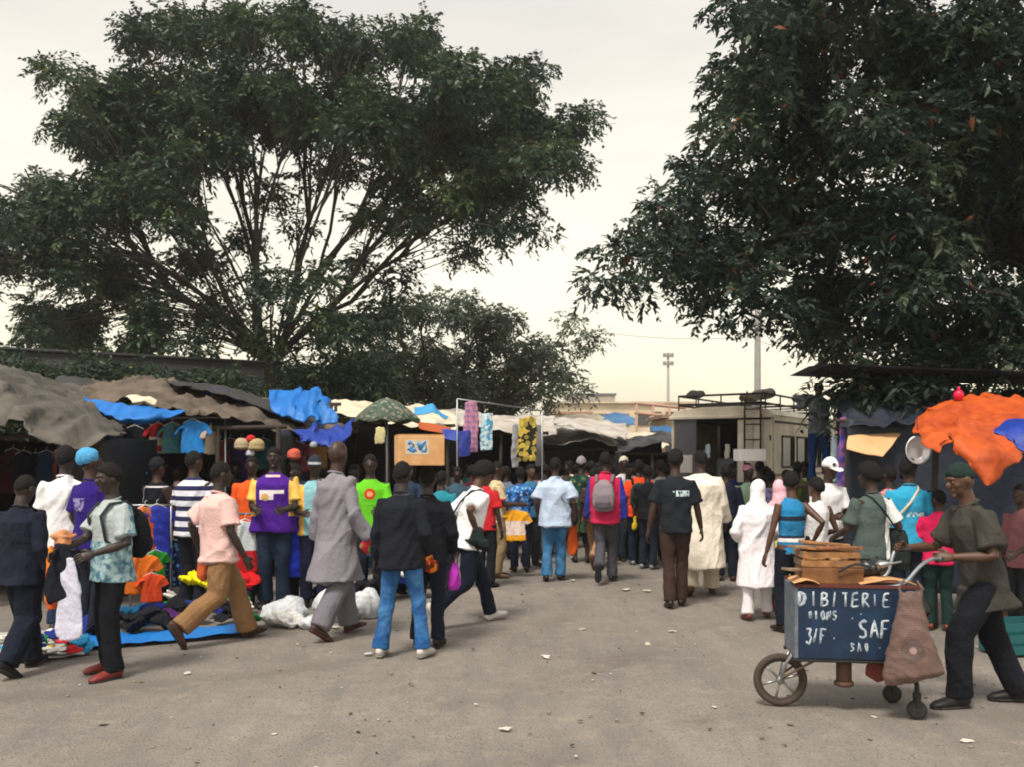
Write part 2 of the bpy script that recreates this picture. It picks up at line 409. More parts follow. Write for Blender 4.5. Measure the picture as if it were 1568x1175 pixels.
    for i in (0, 1):
        s = 1 - 2 * i; pt = R(feet[i][3]); yaw_t = R(8) * s
        f = np.array((math.sin(yaw_t) * math.cos(pt), -math.cos(yaw_t) * math.cos(pt), -math.sin(pt)))
        u = unit(np.cross(np.array((1, 0, 0)), f)); u = u if u[2] > 0 or abs(u[2]) < .1 and u[1] < 0 else -u
        side = unit(np.cross(f, u)); fdir.append((f, u, side))
        st = [-.055, -.02, .05, .11, .16, .195]; wd = [.026, .033, .035, .042, .040, .024]; ht = [.03, .045, .038, .026, .018, .012]
        b.loft([anks[i] + f * q + u * (-.085 + h_ + .008) for q, h_ in zip(st, ht)], wd, ht, hint=side, seg=10)
    skin_m = SKIN[skin]
    me = b.remesh('body', vf, 2)
    # hands: palm, four bent fingers and a thumb from the side
    h = Vol()
    for i in (0, 1):
        s = 1 - 2 * i; dd = unit(wr[i] - elb[i]); 
        th = np.array((0, -1, 0)) if abs(dd[2]) > .75 else np.array((-.5 * s, 0, 1.0))
        th = unit(th - dd * th.dot(dd)); nn = unit(np.cross(dd, th)); 
        if nn.dot(np.array((-s, -.3, -.4))) < 0: nn = -nn
        p0 = wr[i] - dd * .01
        h.loft([p0, wr[i] + dd * .03, wr[i] + dd * .075, wr[i] + dd * .095], [.024, .036, .041, .038], [.019, .016, .015, .012], hint=th, seg=8)
        if Y < 13:
            gb = R(grip)
            for k, (off, ln) in enumerate(((.030, .070), (.011, .079), (-.009, .074), (-.028, .058))):
                q = wr[i] + dd * .09 + th * off; pts = [q]; ang = gb * .5
                for seg_ in (.42, .33, .25):
                    q = q + (dd * math.cos(ang) + nn * math.sin(ang)) * ln * seg_; pts.append(q); ang += gb * (1 + .15 * k)
                h.loft(pts, [.0092, .0088, .008, .0062], hint=th, seg=6)
            q = wr[i] + dd * .028 + th * .028
            h.loft([q, q + dd * .026 + th * .026 + nn * .01, q + dd * .052 + th * .034 + nn * .022], [.013, .0105, .0075], hint=nn, seg=6)
        else:
            h.loft([wr[i] + dd * .085, wr[i] + dd * .13, wr[i] + dd * .16 + nn * .02], [.034, .03, .02], [.011, .01, .008], hint=th, seg=8)
            q = wr[i] + dd * .03 + th * .025
            h.loft([q, q + dd * .05 + th * .03], [.012, .008], seg=6)
    n0 = len(me.vertices); V0 = np.empty(n0 * 3, np.float32); me.vertices.foreach_get('co', V0)
    f0 = [tuple(p.vertices) for p in me.polygons]; hv, hf = h.data()
    name_me = mesh_np('person', np.vstack([V0.reshape(-1, 3), hv]), f0 + [tuple(j + n0 for j in q) for q in hf])
    bpy.data.meshes.remove(me)
    root = link('person', name_me, skin_m); root.location = (X, Y, z0)
    root.rotation_euler = (0, 0, R(yaw)); sc = Hh / 1.75; root.scale = (sc, sc, sc)
    tag(root, label, 'person', group)
    # ---- trousers / shorts / skirt
    bt, bc = bottoms[0], bottoms[1]; bm = bc if isinstance(bc, bpy.types.Material) else cloth(bc)
    v = Vol(); ez = .016 + ease
    if bt in ('trousers', 'shorts', 'jeans', 'loose'):
        v.loft([T(0, 0, q) for q in (-.11, -.05, .02, .09, .13)], np.array([.10, .158, .155, .148, .145]) * K + ease * .5, np.array([.1, .118, .115, .106, .10]) * K + ease * .5, seg=16)
        for i in (0, 1):
            g = {'trousers': [.104, .092, .074, .070, .076], 'jeans': [.102, .088, .070, .066, .078], 'loose': [.112, .108, .096, .094, .092], 'shorts': [.112, .105, .098, .09, .09]}[bt]
            g = np.array(g) * K
            end = anks[i] + (knees[i] - anks[i]) * .03 + np.array((0, 0, -.025))
            if bt == 'shorts':
                kk = hips[i] * .12 + knees[i] * .88
                v.loft([hips[i], hips[i] * .5 + kk * .5, kk], g[:3], seg=12, cap=.1)
            else:
                v.loft([hips[i] + np.array((0, 0, -.02)), hips[i] * .5 + knees[i] * .5, knees[i], knees[i] * .5 + anks[i] * .5, end], g, seg=12, cap=.12)
        me = v.remesh('trousers', vox, 3, (lambda f_: (lambda V: f_(V) * np.clip((pel[2] - .02 - V[:, 2]) / .2, .05, 1)))(folds(.0095, 11, 7, rs, -1))); link({'shorts': 'shorts'}.get(bt, 'trousers'), me, bm, root)
    elif bt == 'skirt':
        hz = (hem or .25); mid = (anks[0] + anks[1]) / 2; sy = abs(anks[0][1] - anks[1][1]) / 2
        cs = []; ra = []; rb = []
        for t in np.linspace(0, 1, 7):
            q = pel * (1 - t) + np.array((mid[0], mid[1] * .8, hz)) * t; q[2] = pel[2] + .1 + (hz - pel[2] - .1) * t
            cs.append(q); ra.append(.16 + .06 * t); rb.append(.12 + (.06 + sy * .75) * t)
        v.loft(cs, np.array(ra) * K, np.array(rb) * K, seg=18, cap=.08)
        me = v.remesh('skirt', vox, 3, folds(.018, 17, 2, rs)); link('skirt', me, bm, root)
    # ---- top
    tt, tcx = tops[0], tops[1]; tm = tcx if isinstance(tcx, bpy.types.Material) else cloth(tcx)
    if tt != 'none':
        v = Vol(); big = {'tee': .030, 'long': .030, 'tank': .016, 'jacket': .045, 'shirt': .036, 'robe': .045, 'tunic': .045}[tt] + ease
        hemz = {'tee': -.10, 'long': -.10, 'tank': -.07, 'jacket': -.13, 'shirt': -.15, 'robe': -.50, 'tunic': -.26}[tt]
        if hem is not None and tt in ('robe', 'tunic', 'shirt', 'tee', 'jacket'): hemz = hem - pel[2]
        mid_ = (anks[0] + anks[1]) / 2
        zz = [-.06, .04, .12, .22, .32, .41, .465, .505, .535]
        ca = np.array([.172, .166, .158, .158, .166, .160, .132, .092, .066]) * wide; cb = np.array([.125, .120, .112, .112, .122, .118, .098, .078, .060])
        if female: cb[3:6] += .014
        ca[:6] += big - .015; cb[:6] += big - .015; ca[6:8] += .008; cb[6:8] += .010; ca *= K; cb *= K
        low = []; mid = (anks[0] + anks[1]) / 2; sy = abs(anks[0][1] - anks[1][1]) / 2
        nlow = 2 if hemz > -.2 else 6
        for t in np.linspace(1, 1 / nlow, nlow):
            q = -.06 + (hemz + .06) * t
            c_ = T(0, 0, q) if hemz > -.2 else pel + np.array((mid[0] * t * .5, mid[1] * t * .5, q))
            fl = min(1, abs(hemz + .06) / .7) * t
            low.append((c_, ca[0] + .065 * fl, cb[0] + .035 * fl + sy * max(.9 * fl, .42 * t * min(1, abs(hemz + .06) / .2))))
        pts = [l_[0] for l_ in low] + [T(0, 0, q) for q in zz]
        v.loft(pts, [l_[1] for l_ in low] + list(ca), [l_[2] for l_ in low] + list(cb), seg=18, cap=.08)
        for i in (0, 1):
            s = 1 - 2 * i; inner = T(.085 * s, 0, .462)
            if tt == 'tank':
                v.loft([inner, T(.125 * s * wide, 0, .47)], [.05, .035], seg=10); continue
            if tt in ('tee', 'shirt'):
                q = elb[i] * .78 + sh[i] * .22
                v.loft([inner, sh[i], sh[i] * .45 + elb[i] * .55, q], np.array([.052, .066, .072, .080]) + ease * .6 + (.008 if tt == 'shirt' else 0), seg=12, cap=.1)
            else:
                end = elb[i] * .06 + wr[i] * .94; w_ = .012 if tt in ('robe', 'tunic') else 0
                v.loft([inner, sh[i], sh[i] * .5 + elb[i] * .5, elb[i], elb[i] * .5 + wr[i] * .5, end],
                       np.array([.054, .068, .066, .060, .056 + w_, .046 + 2 * w_]) + ease * .6, seg=12, cap=.1)
        me = v.remesh('shirt', vox, 3, folds(.017 if tt in ('robe', 'tunic', 'shirt') else .013, 15, 4, rs + 3))
        nm = {'tee': 't_shirt', 'long': 'shirt', 'tank': 'tank_top', 'jacket': 'jacket', 'shirt': 'shirt', 'robe': 'robe', 'tunic': 'tunic'}[tt]
        so_ = link(nm, me, tm, root)
        if tt in ('shirt', 'jacket', 'tunic') or (tt == 'tee' and Y < 10):
            c = Vol(); ang = np.linspace(0, 2 * np.pi, 15)
            ring = [T(.062 * math.cos(t) , .006 + .058 * math.sin(t), .535 + .014 * math.sin(t)) for t in ang]
            c.loft(ring, .010 if tt != 'tee' else .006, .017 if tt != 'tee' else .008, hint=(0, 0, 1), seg=6); link('collar', c.mesh('collar'), tm, so_)
    # ---- shoes
    shm = solid('shoe', shoes, .55, noise=.4, scale=20, bump=.15)
    for i in (0, 1):
        f, u, side = fdir[i]; v = Vol()
        st = [-.068, -.05, -.01, .06, .12, .17, .208]; wd = [.022, .036, .040, .041, .049, .046, .026]
        ht = [.03, .042, .05, .040, .031, .025, .014] if not sandal else [.012] * 7
        v.loft([anks[i] + f * q + u * (-.083 + h_) for q, h_ in zip(st, ht)], wd, ht, hint=side, seg=12, power=2.6)
        o = link('shoe' if not sandal else 'sandal', v.mesh('shoe'), shm, root)
        if sandal:
            a0 = anks[i] + f * .11 + u * -.045
            c = Vol(); c.loft([a0 - side * .05 - u * .03, a0 - side * .03 + u * .01, a0 + side * .03 + u * .01, a0 + side * .05 - u * .03], .012, .006, hint=f, seg=6)
            link('strap', c.mesh('strap'), shm, o)
        if Y < 9 and not sandal:
            c = Vol(); c.loft([anks[i] + f * q + u * (-.083 + .006) for q in (-.066, 0, .08, .14, .205)], [.028, .043, .045, .052, .028], [.011] * 5, hint=side, seg=12, power=3)
            link('sole', c.mesh('sole'), solid('sole_rubber', (.25, .24, .22) if sum(hexc(shoes)) > 1 else (.03, .028, .026), .8), o)
    # ---- hair and headwear
    def shell(front, side_, back, grow, seed=0, nz_=.0, zs=1.0):
        nA, nT = 36, 12; Vs = []; Fs = []
        r_ = np.random.default_rng(rs + seed)
        for k in range(2):
            g = grow if k == 0 else -.004
            for j in range(nT + 1):
                for i in range(nA):
                    a = 2 * math.pi * i / nA                       # a=0 faces the back (+y)
                    c = math.cos(a); e_ = (side_ + (back - side_) * c if c > 0 else side_ + (front - side_) * (-c)) + R(2.5) * math.sin(5 * a + rs)
                    t = e_ * j / nT; gg = g * (1 if j < nT - 1 else (.75 if j == nT - 1 else .25)) + (r_.normal() * nz_ if k == 0 else 0)
                    x = (.075 + gg) * math.sin(t) * math.sin(a); y = (.094 + gg) * math.sin(t) * math.cos(a) + .004; q = (.108 + gg * zs) * math.cos(t) + .112
                    Vs.append(hd(x, y, q))
        o = nA * (nT + 1)
        for j in range(nT):
            for i in range(nA):
                k = (i + 1) % nA; a0, a1, b0, b1 = j * nA + i, j * nA + k, (j + 1) * nA + i, (j + 1) * nA + k
                Fs.append((a0, a1, b1, b0)); Fs.append((a0 + o, b0 + o, b1 + o, a1 + o))
        for i in range(nA):
            k = (i + 1) % nA; Fs.append((nT * nA + i, nT * nA + k, o + nT * nA + k, o + nT * nA + i))
        return mesh_np('hair', np.array(Vs), Fs)
    if hair == 'short': link('hair', shell(R(62), R(92), R(122), .007, nz_=.0022), HAIR, root)
    elif hair == 'afro': link('hair', shell(R(56), R(94), R(124), .017, nz_=.003), HAIR, root)
    elif hair == 'stubble': link('hair', shell(R(58), R(86), R(112), .003, nz_=.0004), solid('shaved_hair', (.04, .022, .016), .6), root)
    elif hair == 'big': 
        link('hair', shell(R(58), R(108), R(135), .032, nz_=.005), HAIR, root)
    elif hair == 'bun':
        o = link('hair', shell(R(60), R(96), R(124), .01, nz_=.0015), HAIR, root)
        c = Vol(); c.ell(hd(0, .10, .16), (.05, .045, .045), HR); link('bun', c.remesh('bun', .008, 1, folds(.004, 60, 40, 2)), HAIR, o)
    elif hair == 'braids':
        o = link('hair', shell(R(60), R(100), R(128), .012, nz_=.002), HAIR, root)
        for kx in range(-3, 4):
            c = Vol(); aa = kx * .42
            c.loft([hd(.07 * math.sin(aa), .05 + .05 * math.cos(aa), .10), hd(.085 * math.sin(aa), .05 + .07 * math.cos(aa), 0), hd(.085 * math.sin(aa), .04 + .07 * math.cos(aa), -.13)], [.014, .013, .008], seg=6)
            link('braid', c.mesh('braid'), HAIR, o)
    if hat:
        hk, hc = hat; hm = hc if isinstance(hc, bpy.types.Material) else cloth(hc, dirt=.08)
        if hk == 'cap':
            o = link('cap', shell(R(78), R(84), R(88), .016, zs=1.5), hm, root)
            c = Vol(); c.loft([hd(0, -.07, .128), hd(0, -.11, .132), hd(0, -.155, .122), hd(0, -.178, .112)], [.078, .074, .058, .03], [.005] * 4, hint=(1, 0, 0), seg=14)
            link('peak', c.mesh('peak'), hm, o)
        elif hk == 'beanie': link('beanie', shell(R(68), R(86), R(104), .012, zs=1.1), hm, root)
        elif hk == 'kufi':
            link('kufi_cap', shell(R(64), R(72), R(84), .012, zs=1.7), hm, root)
        elif hk == 'hijab':
            c = Vol(); c.ell(hd(0, .012, .115), (.098, .108, .128), HR, 16, 12)
            c.loft([hd(0, .01, .1), T(0, .01, .56), T(0, 0, .47), T(0, .0, .36)], [.092, .105, .185, .215], [.1, .11, .135, .15], seg=16)
            me = c.remesh('h', vox, 3, folds(.009, 14, 6, rs)); link('headscarf', me, hm, root)
        elif hk == 'wrap':
            c = Vol(); c.ell(hd(0, .03, .155), (.098, .108, .088), HR, 14, 10); c.ell(hd(0, .09, .12), (.06, .05, .05), HR)
            link('headwrap', c.remesh('h', .011, 2, folds(.007, 22, 14, rs)), hm, root)
    if face:
        for sx in (-1, 1):
            c = Vol(); c.ell(hd(sx * .031, -.078, .112), (.010, .0075, .0042), HR, 10, 8); e_ = link('eye', c.mesh('eye'), EYE, root)
            c = Vol(); c.ell(hd(sx * .031, -.0845, .112), (.005, .004, .005), HR, 8, 6); link('iris', c.mesh('iris'), PUPIL, e_)
    M = Matrix.Translation((X, Y, z0)) @ Matrix.Rotation(R(yaw), 4, 'Z') @ Matrix.Scale(sc, 4)
    PEOPLE[key] = dict(root=root, M=M, wr=wr, elb=elb, sh=sh, T=T, hd=hd, pel=pel, K=K, sc=sc, yaw=yaw)
    return root
def at_person(o, key):
    """place a top-level thing modelled in a person's own frame"""
    P = PEOPLE[key]; o.matrix_world = P['M']; return o

# ---- carried things
def backpack(key, col, label, col2='#22252b', side=1):
    P = PEOPLE[key]; T = P['T']; v = Vol()
    v.loft([T(0, .20, .05), T(0, .215, .12), T(0, .215, .25), T(0, .20, .38), T(0, .185, .43)], [.12, .145, .15, .125, .07], [.05, .075, .08, .06, .035], seg=16, power=3)
    o = link('backpack', v.remesh('b', .013, 2, folds(.005, 18, 12, 4)), cloth(col)); at_person(o, key)
    v = Vol(); v.loft([T(0, .285, .08), T(0, .30, .16), T(0, .285, .24)], [.09, .105, .08], [.018, .03, .018], seg=12, power=3)
    link('pocket', v.remesh('b', .012, 2), cloth(col2), o)
    for s in (-1, 1):
        v = Vol(); v.loft([T(.10 * s, .17, .42), T(.11 * s, .07, .515), T(.11 * s, -.07, .50), T(.115 * s, -.15, .40), T(.135 * s, -.12, .20), T(.14 * s, .08, .10)], .022, .008, hint=(1, 0, 0), seg=8)
        link('strap', v.mesh('s'), cloth(col2), o)
    return tag(o, label, 'backpack')
def shoulder_bag(key, col, label, s=1, drop=.0, size=(.13, .05, .15), strap='#151515', cross=True, z=-.02):
    P = PEOPLE[key]; T = P['T']; v = Vol(); w_, d_, h_ = size
    c = T(.25 * s * P['K'], .02, z - drop)
    v.loft([c + np.array((0, 0, -h_)), c + np.array((0, 0, -h_ * .6)), c, c + np.array((0, 0, h_ * .7)), c + np.array((0, 0, h_))], [w_ * .85, w_, w_, w_ * .9, w_ * .8], [d_ * .5, d_, d_, d_ * .6, d_ * .3], hint=(0, 1, 0), seg=14, power=3)
    o = link('shoulder_bag', v.remesh('b', .011, 2, folds(.007, 16, 9, 5)), cloth(col)); at_person(o, key)
    q = -s if cross else s
    v = Vol()
    for yy in (-1, 1):
        sh_ = T(.09 * q if cross else .12 * s, 0, .525)
        v.loft([c + np.array((0, yy * w_ * .6, h_ * .9)), T(.17 * s, yy * .15, .18), T((.02 if cross else .15) * s, yy * .155, .36), T(.07 * q if cross else .13 * s, yy * .10, .49), sh_], .014, .005, hint=(.5, 0, .5), seg=6)
    link('strap', v.mesh('s'), cloth(strap), o)
    return tag(o, label, 'bag')
def carrier_bag(key, hand, col, label, size=(.14, .06, .34), mat=None, name='carrier_bag'):
    P = PEOPLE[key]; p = P['wr'][hand] + unit(P['wr'][hand] - P['elb'][hand]) * .10; w_, d_, h_ = size; v = Vol()
    v.loft([p + np.array((0, 0, 0)), p + np.array((0, 0, -.07)), p + np.array((0, 0, -h_ * .45)), p + np.array((0, 0, -h_ * .85)), p + np.array((0, 0, -h_))],
           [.02, w_ * .55, w_ * .95, w_, w_ * .8], [.015, d_ * .6, d_, d_, d_ * .7], hint=(.3, 1, 0), seg=14)
    o = link(name, v.remesh('b', .010, 2, folds(.010, 20, 9, 8)), mat or cloth(col)); at_person(o, key)
    return tag(o, label, 'bag')
def held_cloth(key, hand, mat, label, drop=.5, w=.16, fwd=.0, off=(0, 0, 0), name='held_garment', seed=1, thick=.035, lift=0.0):
    P = PEOPLE[key]; p = P['wr'][hand] + np.array(off); 
    v = Vol()
    v.loft([p + np.array((0, fwd, .03 + lift)), p + np.array((0, fwd, -.08)), p + np.array((0, fwd * 1.2, -drop * .5)), p + np.array((0, fwd * 1.2, -drop * .85)), p + np.array((.02, fwd * 1.2, -drop))],
           [w * .35, w * .6, w * .9, w, w * .75], [thick * .8, thick, thick, thick * .8, thick * .5], hint=(1, .6, 0), seg=12)
    o = link(name, v.remesh('b', .011, 2, folds(.015, 24, 5, seed)), mat); at_person(o, key)
    return tag(o, label, 'garment')
# ---------------------------------------------------------------- ground
m, n, p = node_mat('worn_tarmac_and_dust')
tc = N(n, 'ShaderNodeTexCoord'); P0 = tc.outputs['Object']
q1 = N(n, 'ShaderNodeTexNoise', Scale=.35, Detail=6.0, Roughness=.6); n.links.new(P0, q1.inputs['Vector'])
mp_ = N(n, 'ShaderNodeMapping'); mp_.inputs['Rotation'].default_value = (0, 0, R(12)); mp_.inputs['Scale'].default_value = (1.3, .22, 1); n.links.new(P0, mp_.inputs[0])
q2 = N(n, 'ShaderNodeTexNoise', Scale=2.2, Detail=7.0, Roughness=.65, Distortion=.8); n.links.new(mp_.outputs[0], q2.inputs['Vector'])
q3 = N(n, 'ShaderNodeTexNoise', Scale=60.0, Detail=3.0); n.links.new(P0, q3.inputs['Vector'])
q4 = N(n, 'ShaderNodeTexNoise', Scale=4.5, Detail=5.0, Roughness=.7); n.links.new(P0, q4.inputs['Vector'])
def rng_(sock, a, b, lo=0., hi=1.):
    r_ = N(n, 'ShaderNodeMapRange'); r_.inputs['From Min'].default_value = a; r_.inputs['From Max'].default_value = b
    r_.inputs['To Min'].default_value = lo; r_.inputs['To Max'].default_value = hi; n.links.new(sock, r_.inputs['Value']); return r_.outputs[0]
c1 = mixc(n, rng_(q1.outputs['Fac'], .35, .65), (.270, .240, .208), (.190, .173, .156))
c1 = mixc(n, rng_(q2.outputs['Fac'], .42, .70, 0, .55), c1, (.15, .142, .138))
c1 = mixc(n, rng_(q4.outputs['Fac'], .5, .78, 0, .6), c1, (.36, .305, .245))
c1 = mixc(n, rng_(q3.outputs['Fac'], .52, .70, 0, .6), c1, (.07, .062, .055))
q5 = N(n, 'ShaderNodeTexNoise', Scale=.9, Detail=8.0, Roughness=.75); n.links.new(P0, q5.inputs['Vector'])
c1 = mixc(n, rng_(q5.outputs['Fac'], .60, .70, 0, .55), c1, (.11, .098, .088))
# tyre-polished arcs sweeping up the street
sp = N(n, 'ShaderNodeSeparateXYZ'); n.links.new(P0, sp.inputs[0])
rad = mathn(n, 'SQRT', mathn(n, 'ADD', mathn(n, 'POWER', mathn(n, 'ABSOLUTE', mathn(n, 'ADD', sp.outputs[0], 6.0)), 2.0), mathn(n, 'POWER', mathn(n, 'ABSOLUTE', mathn(n, 'SUBTRACT', sp.outputs[1], 14.0)), 2.0)))
wv = mathn(n, 'SINE', mathn(n, 'MULTIPLY', mathn(n, 'ADD', rad, mathn(n, 'MULTIPLY', q4.outputs['Fac'], .9)), 4.1))
c1 = mixc(n, mathn(n, 'MULTIPLY', rng_(wv, .6, 1.0, 0, .5), rng_(q1.outputs['Fac'], .45, .6)), c1, (.14, .12, .105))
n.links.new(c1, p.inputs['Base Color']); p.inputs['Roughness'].default_value = .93; p.inputs['Specular IOR Level'].default_value = .15
bp = N(n, 'ShaderNodeBump', Strength=.6, Distance=.02); n.links.new(mathn(n, 'ADD', q3.outputs['Fac'], q4.outputs['Fac']), bp.inputs['Height']); n.links.new(bp.outputs[0], p.inputs['Normal'])
GROUND = m
xs = np.concatenate([np.linspace(-900, -30, 8), np.linspace(-25, 25, 60), np.linspace(30, 900, 8)])
ys = np.concatenate([np.linspace(-60, 0, 4), np.linspace(1, 45, 60), np.linspace(50, 1500, 14)])
gx, gy = np.meshgrid(xs, ys); V = np.stack([gx.ravel(), gy.ravel(), np.zeros(gx.size)], 1)
V[:, 2] = np.where(V[:, 1] < 40, .008 * np.sin(V[:, 0] * 1.3 + V[:, 1] * .7) - .008, -.008)
nx = len(xs); Fa = np.array([(j * nx + i, j * nx + i + 1, (j + 1) * nx + i + 1, (j + 1) * nx + i) for j in range(len(ys) - 1) for i in range(nx - 1)])
tag(link('ground', mesh_np('ground', V, Fa), GROUND), 'worn grey-brown tarmac and dust of the open market street', kind='structure')

# litter lying on the ground
def litter(px, py, s, col, label, seed):
    r_ = np.random.default_rng(seed); g = G(px, py); v = Vol()
    for k in range(3): v.ell((r_.normal() * s * .16, r_.normal() * s * .10, .012 + .006 * k), (s * r_.uniform(.28, .5), s * r_.uniform(.15, .3), .012), rotz(r_.uniform(0, 3)) @ rotx(r_.normal() * .15))
    o = link('litter', v.remesh('litter', .007, 1, crumple(.008, 45, seed)), cloth(col, dirt=.5)); o.location = g; o.rotation_euler = (0, 0, seed * 1.7); o.scale = (.85, .7, .4)
    tag(o, label, 'litter', 'scraps of litter on the street')
for i, a in enumerate([
    (838, 1007, .13, '#e8e2d8', 'crumpled white scrap lying alone in the middle of the street'),
    (775, 1118, .12, '#d8d0c6', 'pale paper scrap nearest the viewer at the centre bottom'),
    (1478, 1136, .12, '#dcd4c8', 'pale paper scrap on the ground in front of the man with the cart'),
    (960, 904, .20, '#cfc6b8', 'flattened paper strip behind the walker with the grey backpack'),
    (990, 906, .18, '#d8d2c4', 'second paper strip beside the walker in the dark printed t-shirt'),
    (993, 988, .13, '#c9bfb0', 'small beige scrap on the street below the man in brown trousers'),
    (1030, 968, .14, '#c4b7a4', 'tan scrap just below the shoe of the man in brown trousers'),
    (287, 1033, .12, '#cdc6bc', 'thin pale scrap on the street below the blue ground sheet'),
    (563, 1003, .13, '#c8cfd6', 'grey white scrap beside the left foot of the man in jeans'),
    (877, 890, .13, '#e0d8cc', 'white scrap at the heel of the man in the light blue shirt'),
    (1038, 868, .12, '#e0d8cc', 'small white scrap beyond the dark t-shirt walker'),
    (890, 965, .12, '#bfae98', 'brownish scrap in the middle distance of the street'),
    (516, 962, .15, '#d4ccc0', 'flat paper scrap between the feet of the man in the grey robe'),
    (50, 972, .16, '#d9d2c6', 'pale scrap between the legs of the man in navy at the left edge')]):
    litter(*a, i + 3)

# ---------------------------------------------------------------- leaves and trees
def leaf_mat(name, dark, mid, light, odd):
    m, n, p = node_mat(name); a = N(n, 'ShaderNodeAttribute'); a.attribute_name = 'tint'
    rp = N(n, 'ShaderNodeValToRGB'); n.links.new(a.outputs['Fac'], rp.inputs[0]); cr = rp.color_ramp
    cr.elements[0].position = 0; cr.elements[0].color = c4(dark); cr.elements[1].position = .97; cr.elements[1].color = c4(odd)
    e = cr.elements.new(.5); e.color = c4(mid); e = cr.elements.new(.93); e.color = c4(light)
    n.links.new(rp.outputs[0], p.inputs['Base Color']); p.inputs['Roughness'].default_value = .5; p.inputs['Specular IOR Level'].default_value = .35
    t = N(n, 'ShaderNodeBsdfTranslucent'); n.links.new(rp.outputs[0], t.inputs[0])
    mx = N(n, 'ShaderNodeMixShader'); mx.inputs[0].default_value = .28
    n.links.new(p.outputs[0], mx.inputs[1]); n.links.new(t.outputs[0], mx.inputs[2]); n.links.new(mx.outputs[0], n.nodes['Material Output'].inputs['Surface'])
    return m
def rand_dirs(k):
    d_ = rng.normal(size=(k, 3)); return d_ / np.linalg.norm(d_, axis=1)[:, None]
def leaf_mesh(name, C_, out_dir, L, leaf, width, M=10, droop=.35, upbias=.1, tint_c=None):
    """C_: sprig origins; each sprig has M leaflets on a drooping stalk"""
    k = len(C_); d_ = rand_dirs(k) * .9 + out_dir; d_[:, 2] += upbias; d_ /= np.linalg.norm(d_, axis=1)[:, None]
    up = np.array((0, 0, 1.)); sd = np.cross(d_, up) + rng.normal(size=(k, 3)) * .15; sd /= np.linalg.norm(sd, axis=1)[:, None]
    Ls = L * rng.uniform(.7, 1.25, k)
    t = np.linspace(.15, 1, M); sg = np.where(np.arange(M) % 2 == 0, 1., -1.)
    pos = C_[:, None] + d_[:, None] * (Ls[:, None] * t)[:, :, None]; pos[:, :, 2] -= droop * Ls[:, None] * t ** 2
    ld = d_[:, None] * .55 + sd[:, None] * sg[None, :, None] * .9 + rng.normal(size=(k, M, 3)) * .28; ld[:, :, 2] -= droop * .8
    ld /= np.linalg.norm(ld, axis=2)[:, :, None]
    nn = up[None, None] + rng.normal(size=(k, M, 3)) * .45; wd = np.cross(ld, nn); wd /= np.linalg.norm(wd, axis=2)[:, :, None] + 1e-9
    ls = leaf * (rng.uniform(.6, 1.35, k)[:, None] * rng.uniform(.75, 1.25, (k, M)))[:, :, None]; ww = width * rng.uniform(.7, 1.2, (k, M))[:, :, None] * .5
    a = pos; b_ = pos + ld * ls * .45 + wd * ww; c_ = pos + ld * ls; e_ = pos + ld * ls * .45 - wd * ww
    c_ = c_.copy(); c_[:, :, 2] -= ls[:, :, 0] * .15
    V = np.stack([a, b_, c_, e_], 2).reshape(-1, 3); nf = k * M
    me = mesh_np(name, V, np.arange(nf * 4).reshape(nf, 4), smooth=False)
    base = (tint_c if tint_c is not None else rng.uniform(0, .8, k))[:, None] + rng.normal(size=(k, M)) * .10
    base = np.clip(base, 0, .9); base[rng.uniform(size=(k, M)) < .006] = 1
    at = me.attributes.new('tint', 'FLOAT', 'FACE'); at.data.foreach_set('value', base.ravel().astype(np.float32))
    return me
BARK = solid('dark_bark', (.055, .045, .038), .9, noise=.5, scale=12, bump=.6)
def grow(clumps, trunk, tip_r=.012, power=.5, bend=.12, rseed=0, maxr=1e9, direct=.45):
    """clumps: points to reach; trunk: polyline. returns chains [(points, node indices)] and radii"""
    r_ = np.random.default_rng(rseed)
    P_ = [np.array(t, float) for t in trunk]; par = [-1] + list(range(len(trunk) - 1)); plen = [0.]
    for i in range(1, len(P_)): plen.append(plen[-1] + np.linalg.norm(P_[i] - P_[i - 1]))
    fork = P_[-1]; start = max(1, len(P_) - 3); chains = []; tips = []
    order = np.argsort(np.linalg.norm(clumps - fork, axis=1))
    for ci in order:
        c = clumps[ci]; A = np.array(P_[start:]); pl = np.array(plen[start:])
        dist = np.linalg.norm(A - c, axis=1); cost = dist + direct * pl + np.where(A[:, 2] > c[2] + .3, .8 * (A[:, 2] - c[2]), 0)
        k = int(np.argmin(cost)) + start; a = P_[k]; D = np.linalg.norm(c - a)
        ns = max(2, int(D / .7)); ch = [k]; prev = k
        inc = unit(P_[k] - P_[par[k]]) if par[k] >= 0 else np.array((0, 0, 1.))
        ctrl = a + (c - a) * .4 + inc * D * .22 + np.array((0, 0, D * bend)) + r_.normal(size=3) * D * .05
        for s in range(1, ns + 1):
            t = s / ns; q = a * (1 - t) ** 2 + ctrl * 2 * t * (1 - t) + c * t * t + r_.normal(size=3) * .03 * min(D, 1.5)
            P_.append(q); par.append(prev); plen.append(plen[prev] + D / ns); prev = len(P_) - 1; ch.append(prev)
        chains.append(ch); tips.append(prev)
    cnt = np.zeros(len(P_)); 
    for t in tips:
        k = t
        while k >= 0: cnt[k] += 1; k = par[k]
    rad = np.minimum(tip_r * np.maximum(cnt, 1) ** power, maxr)
    return P_, par, chains, rad
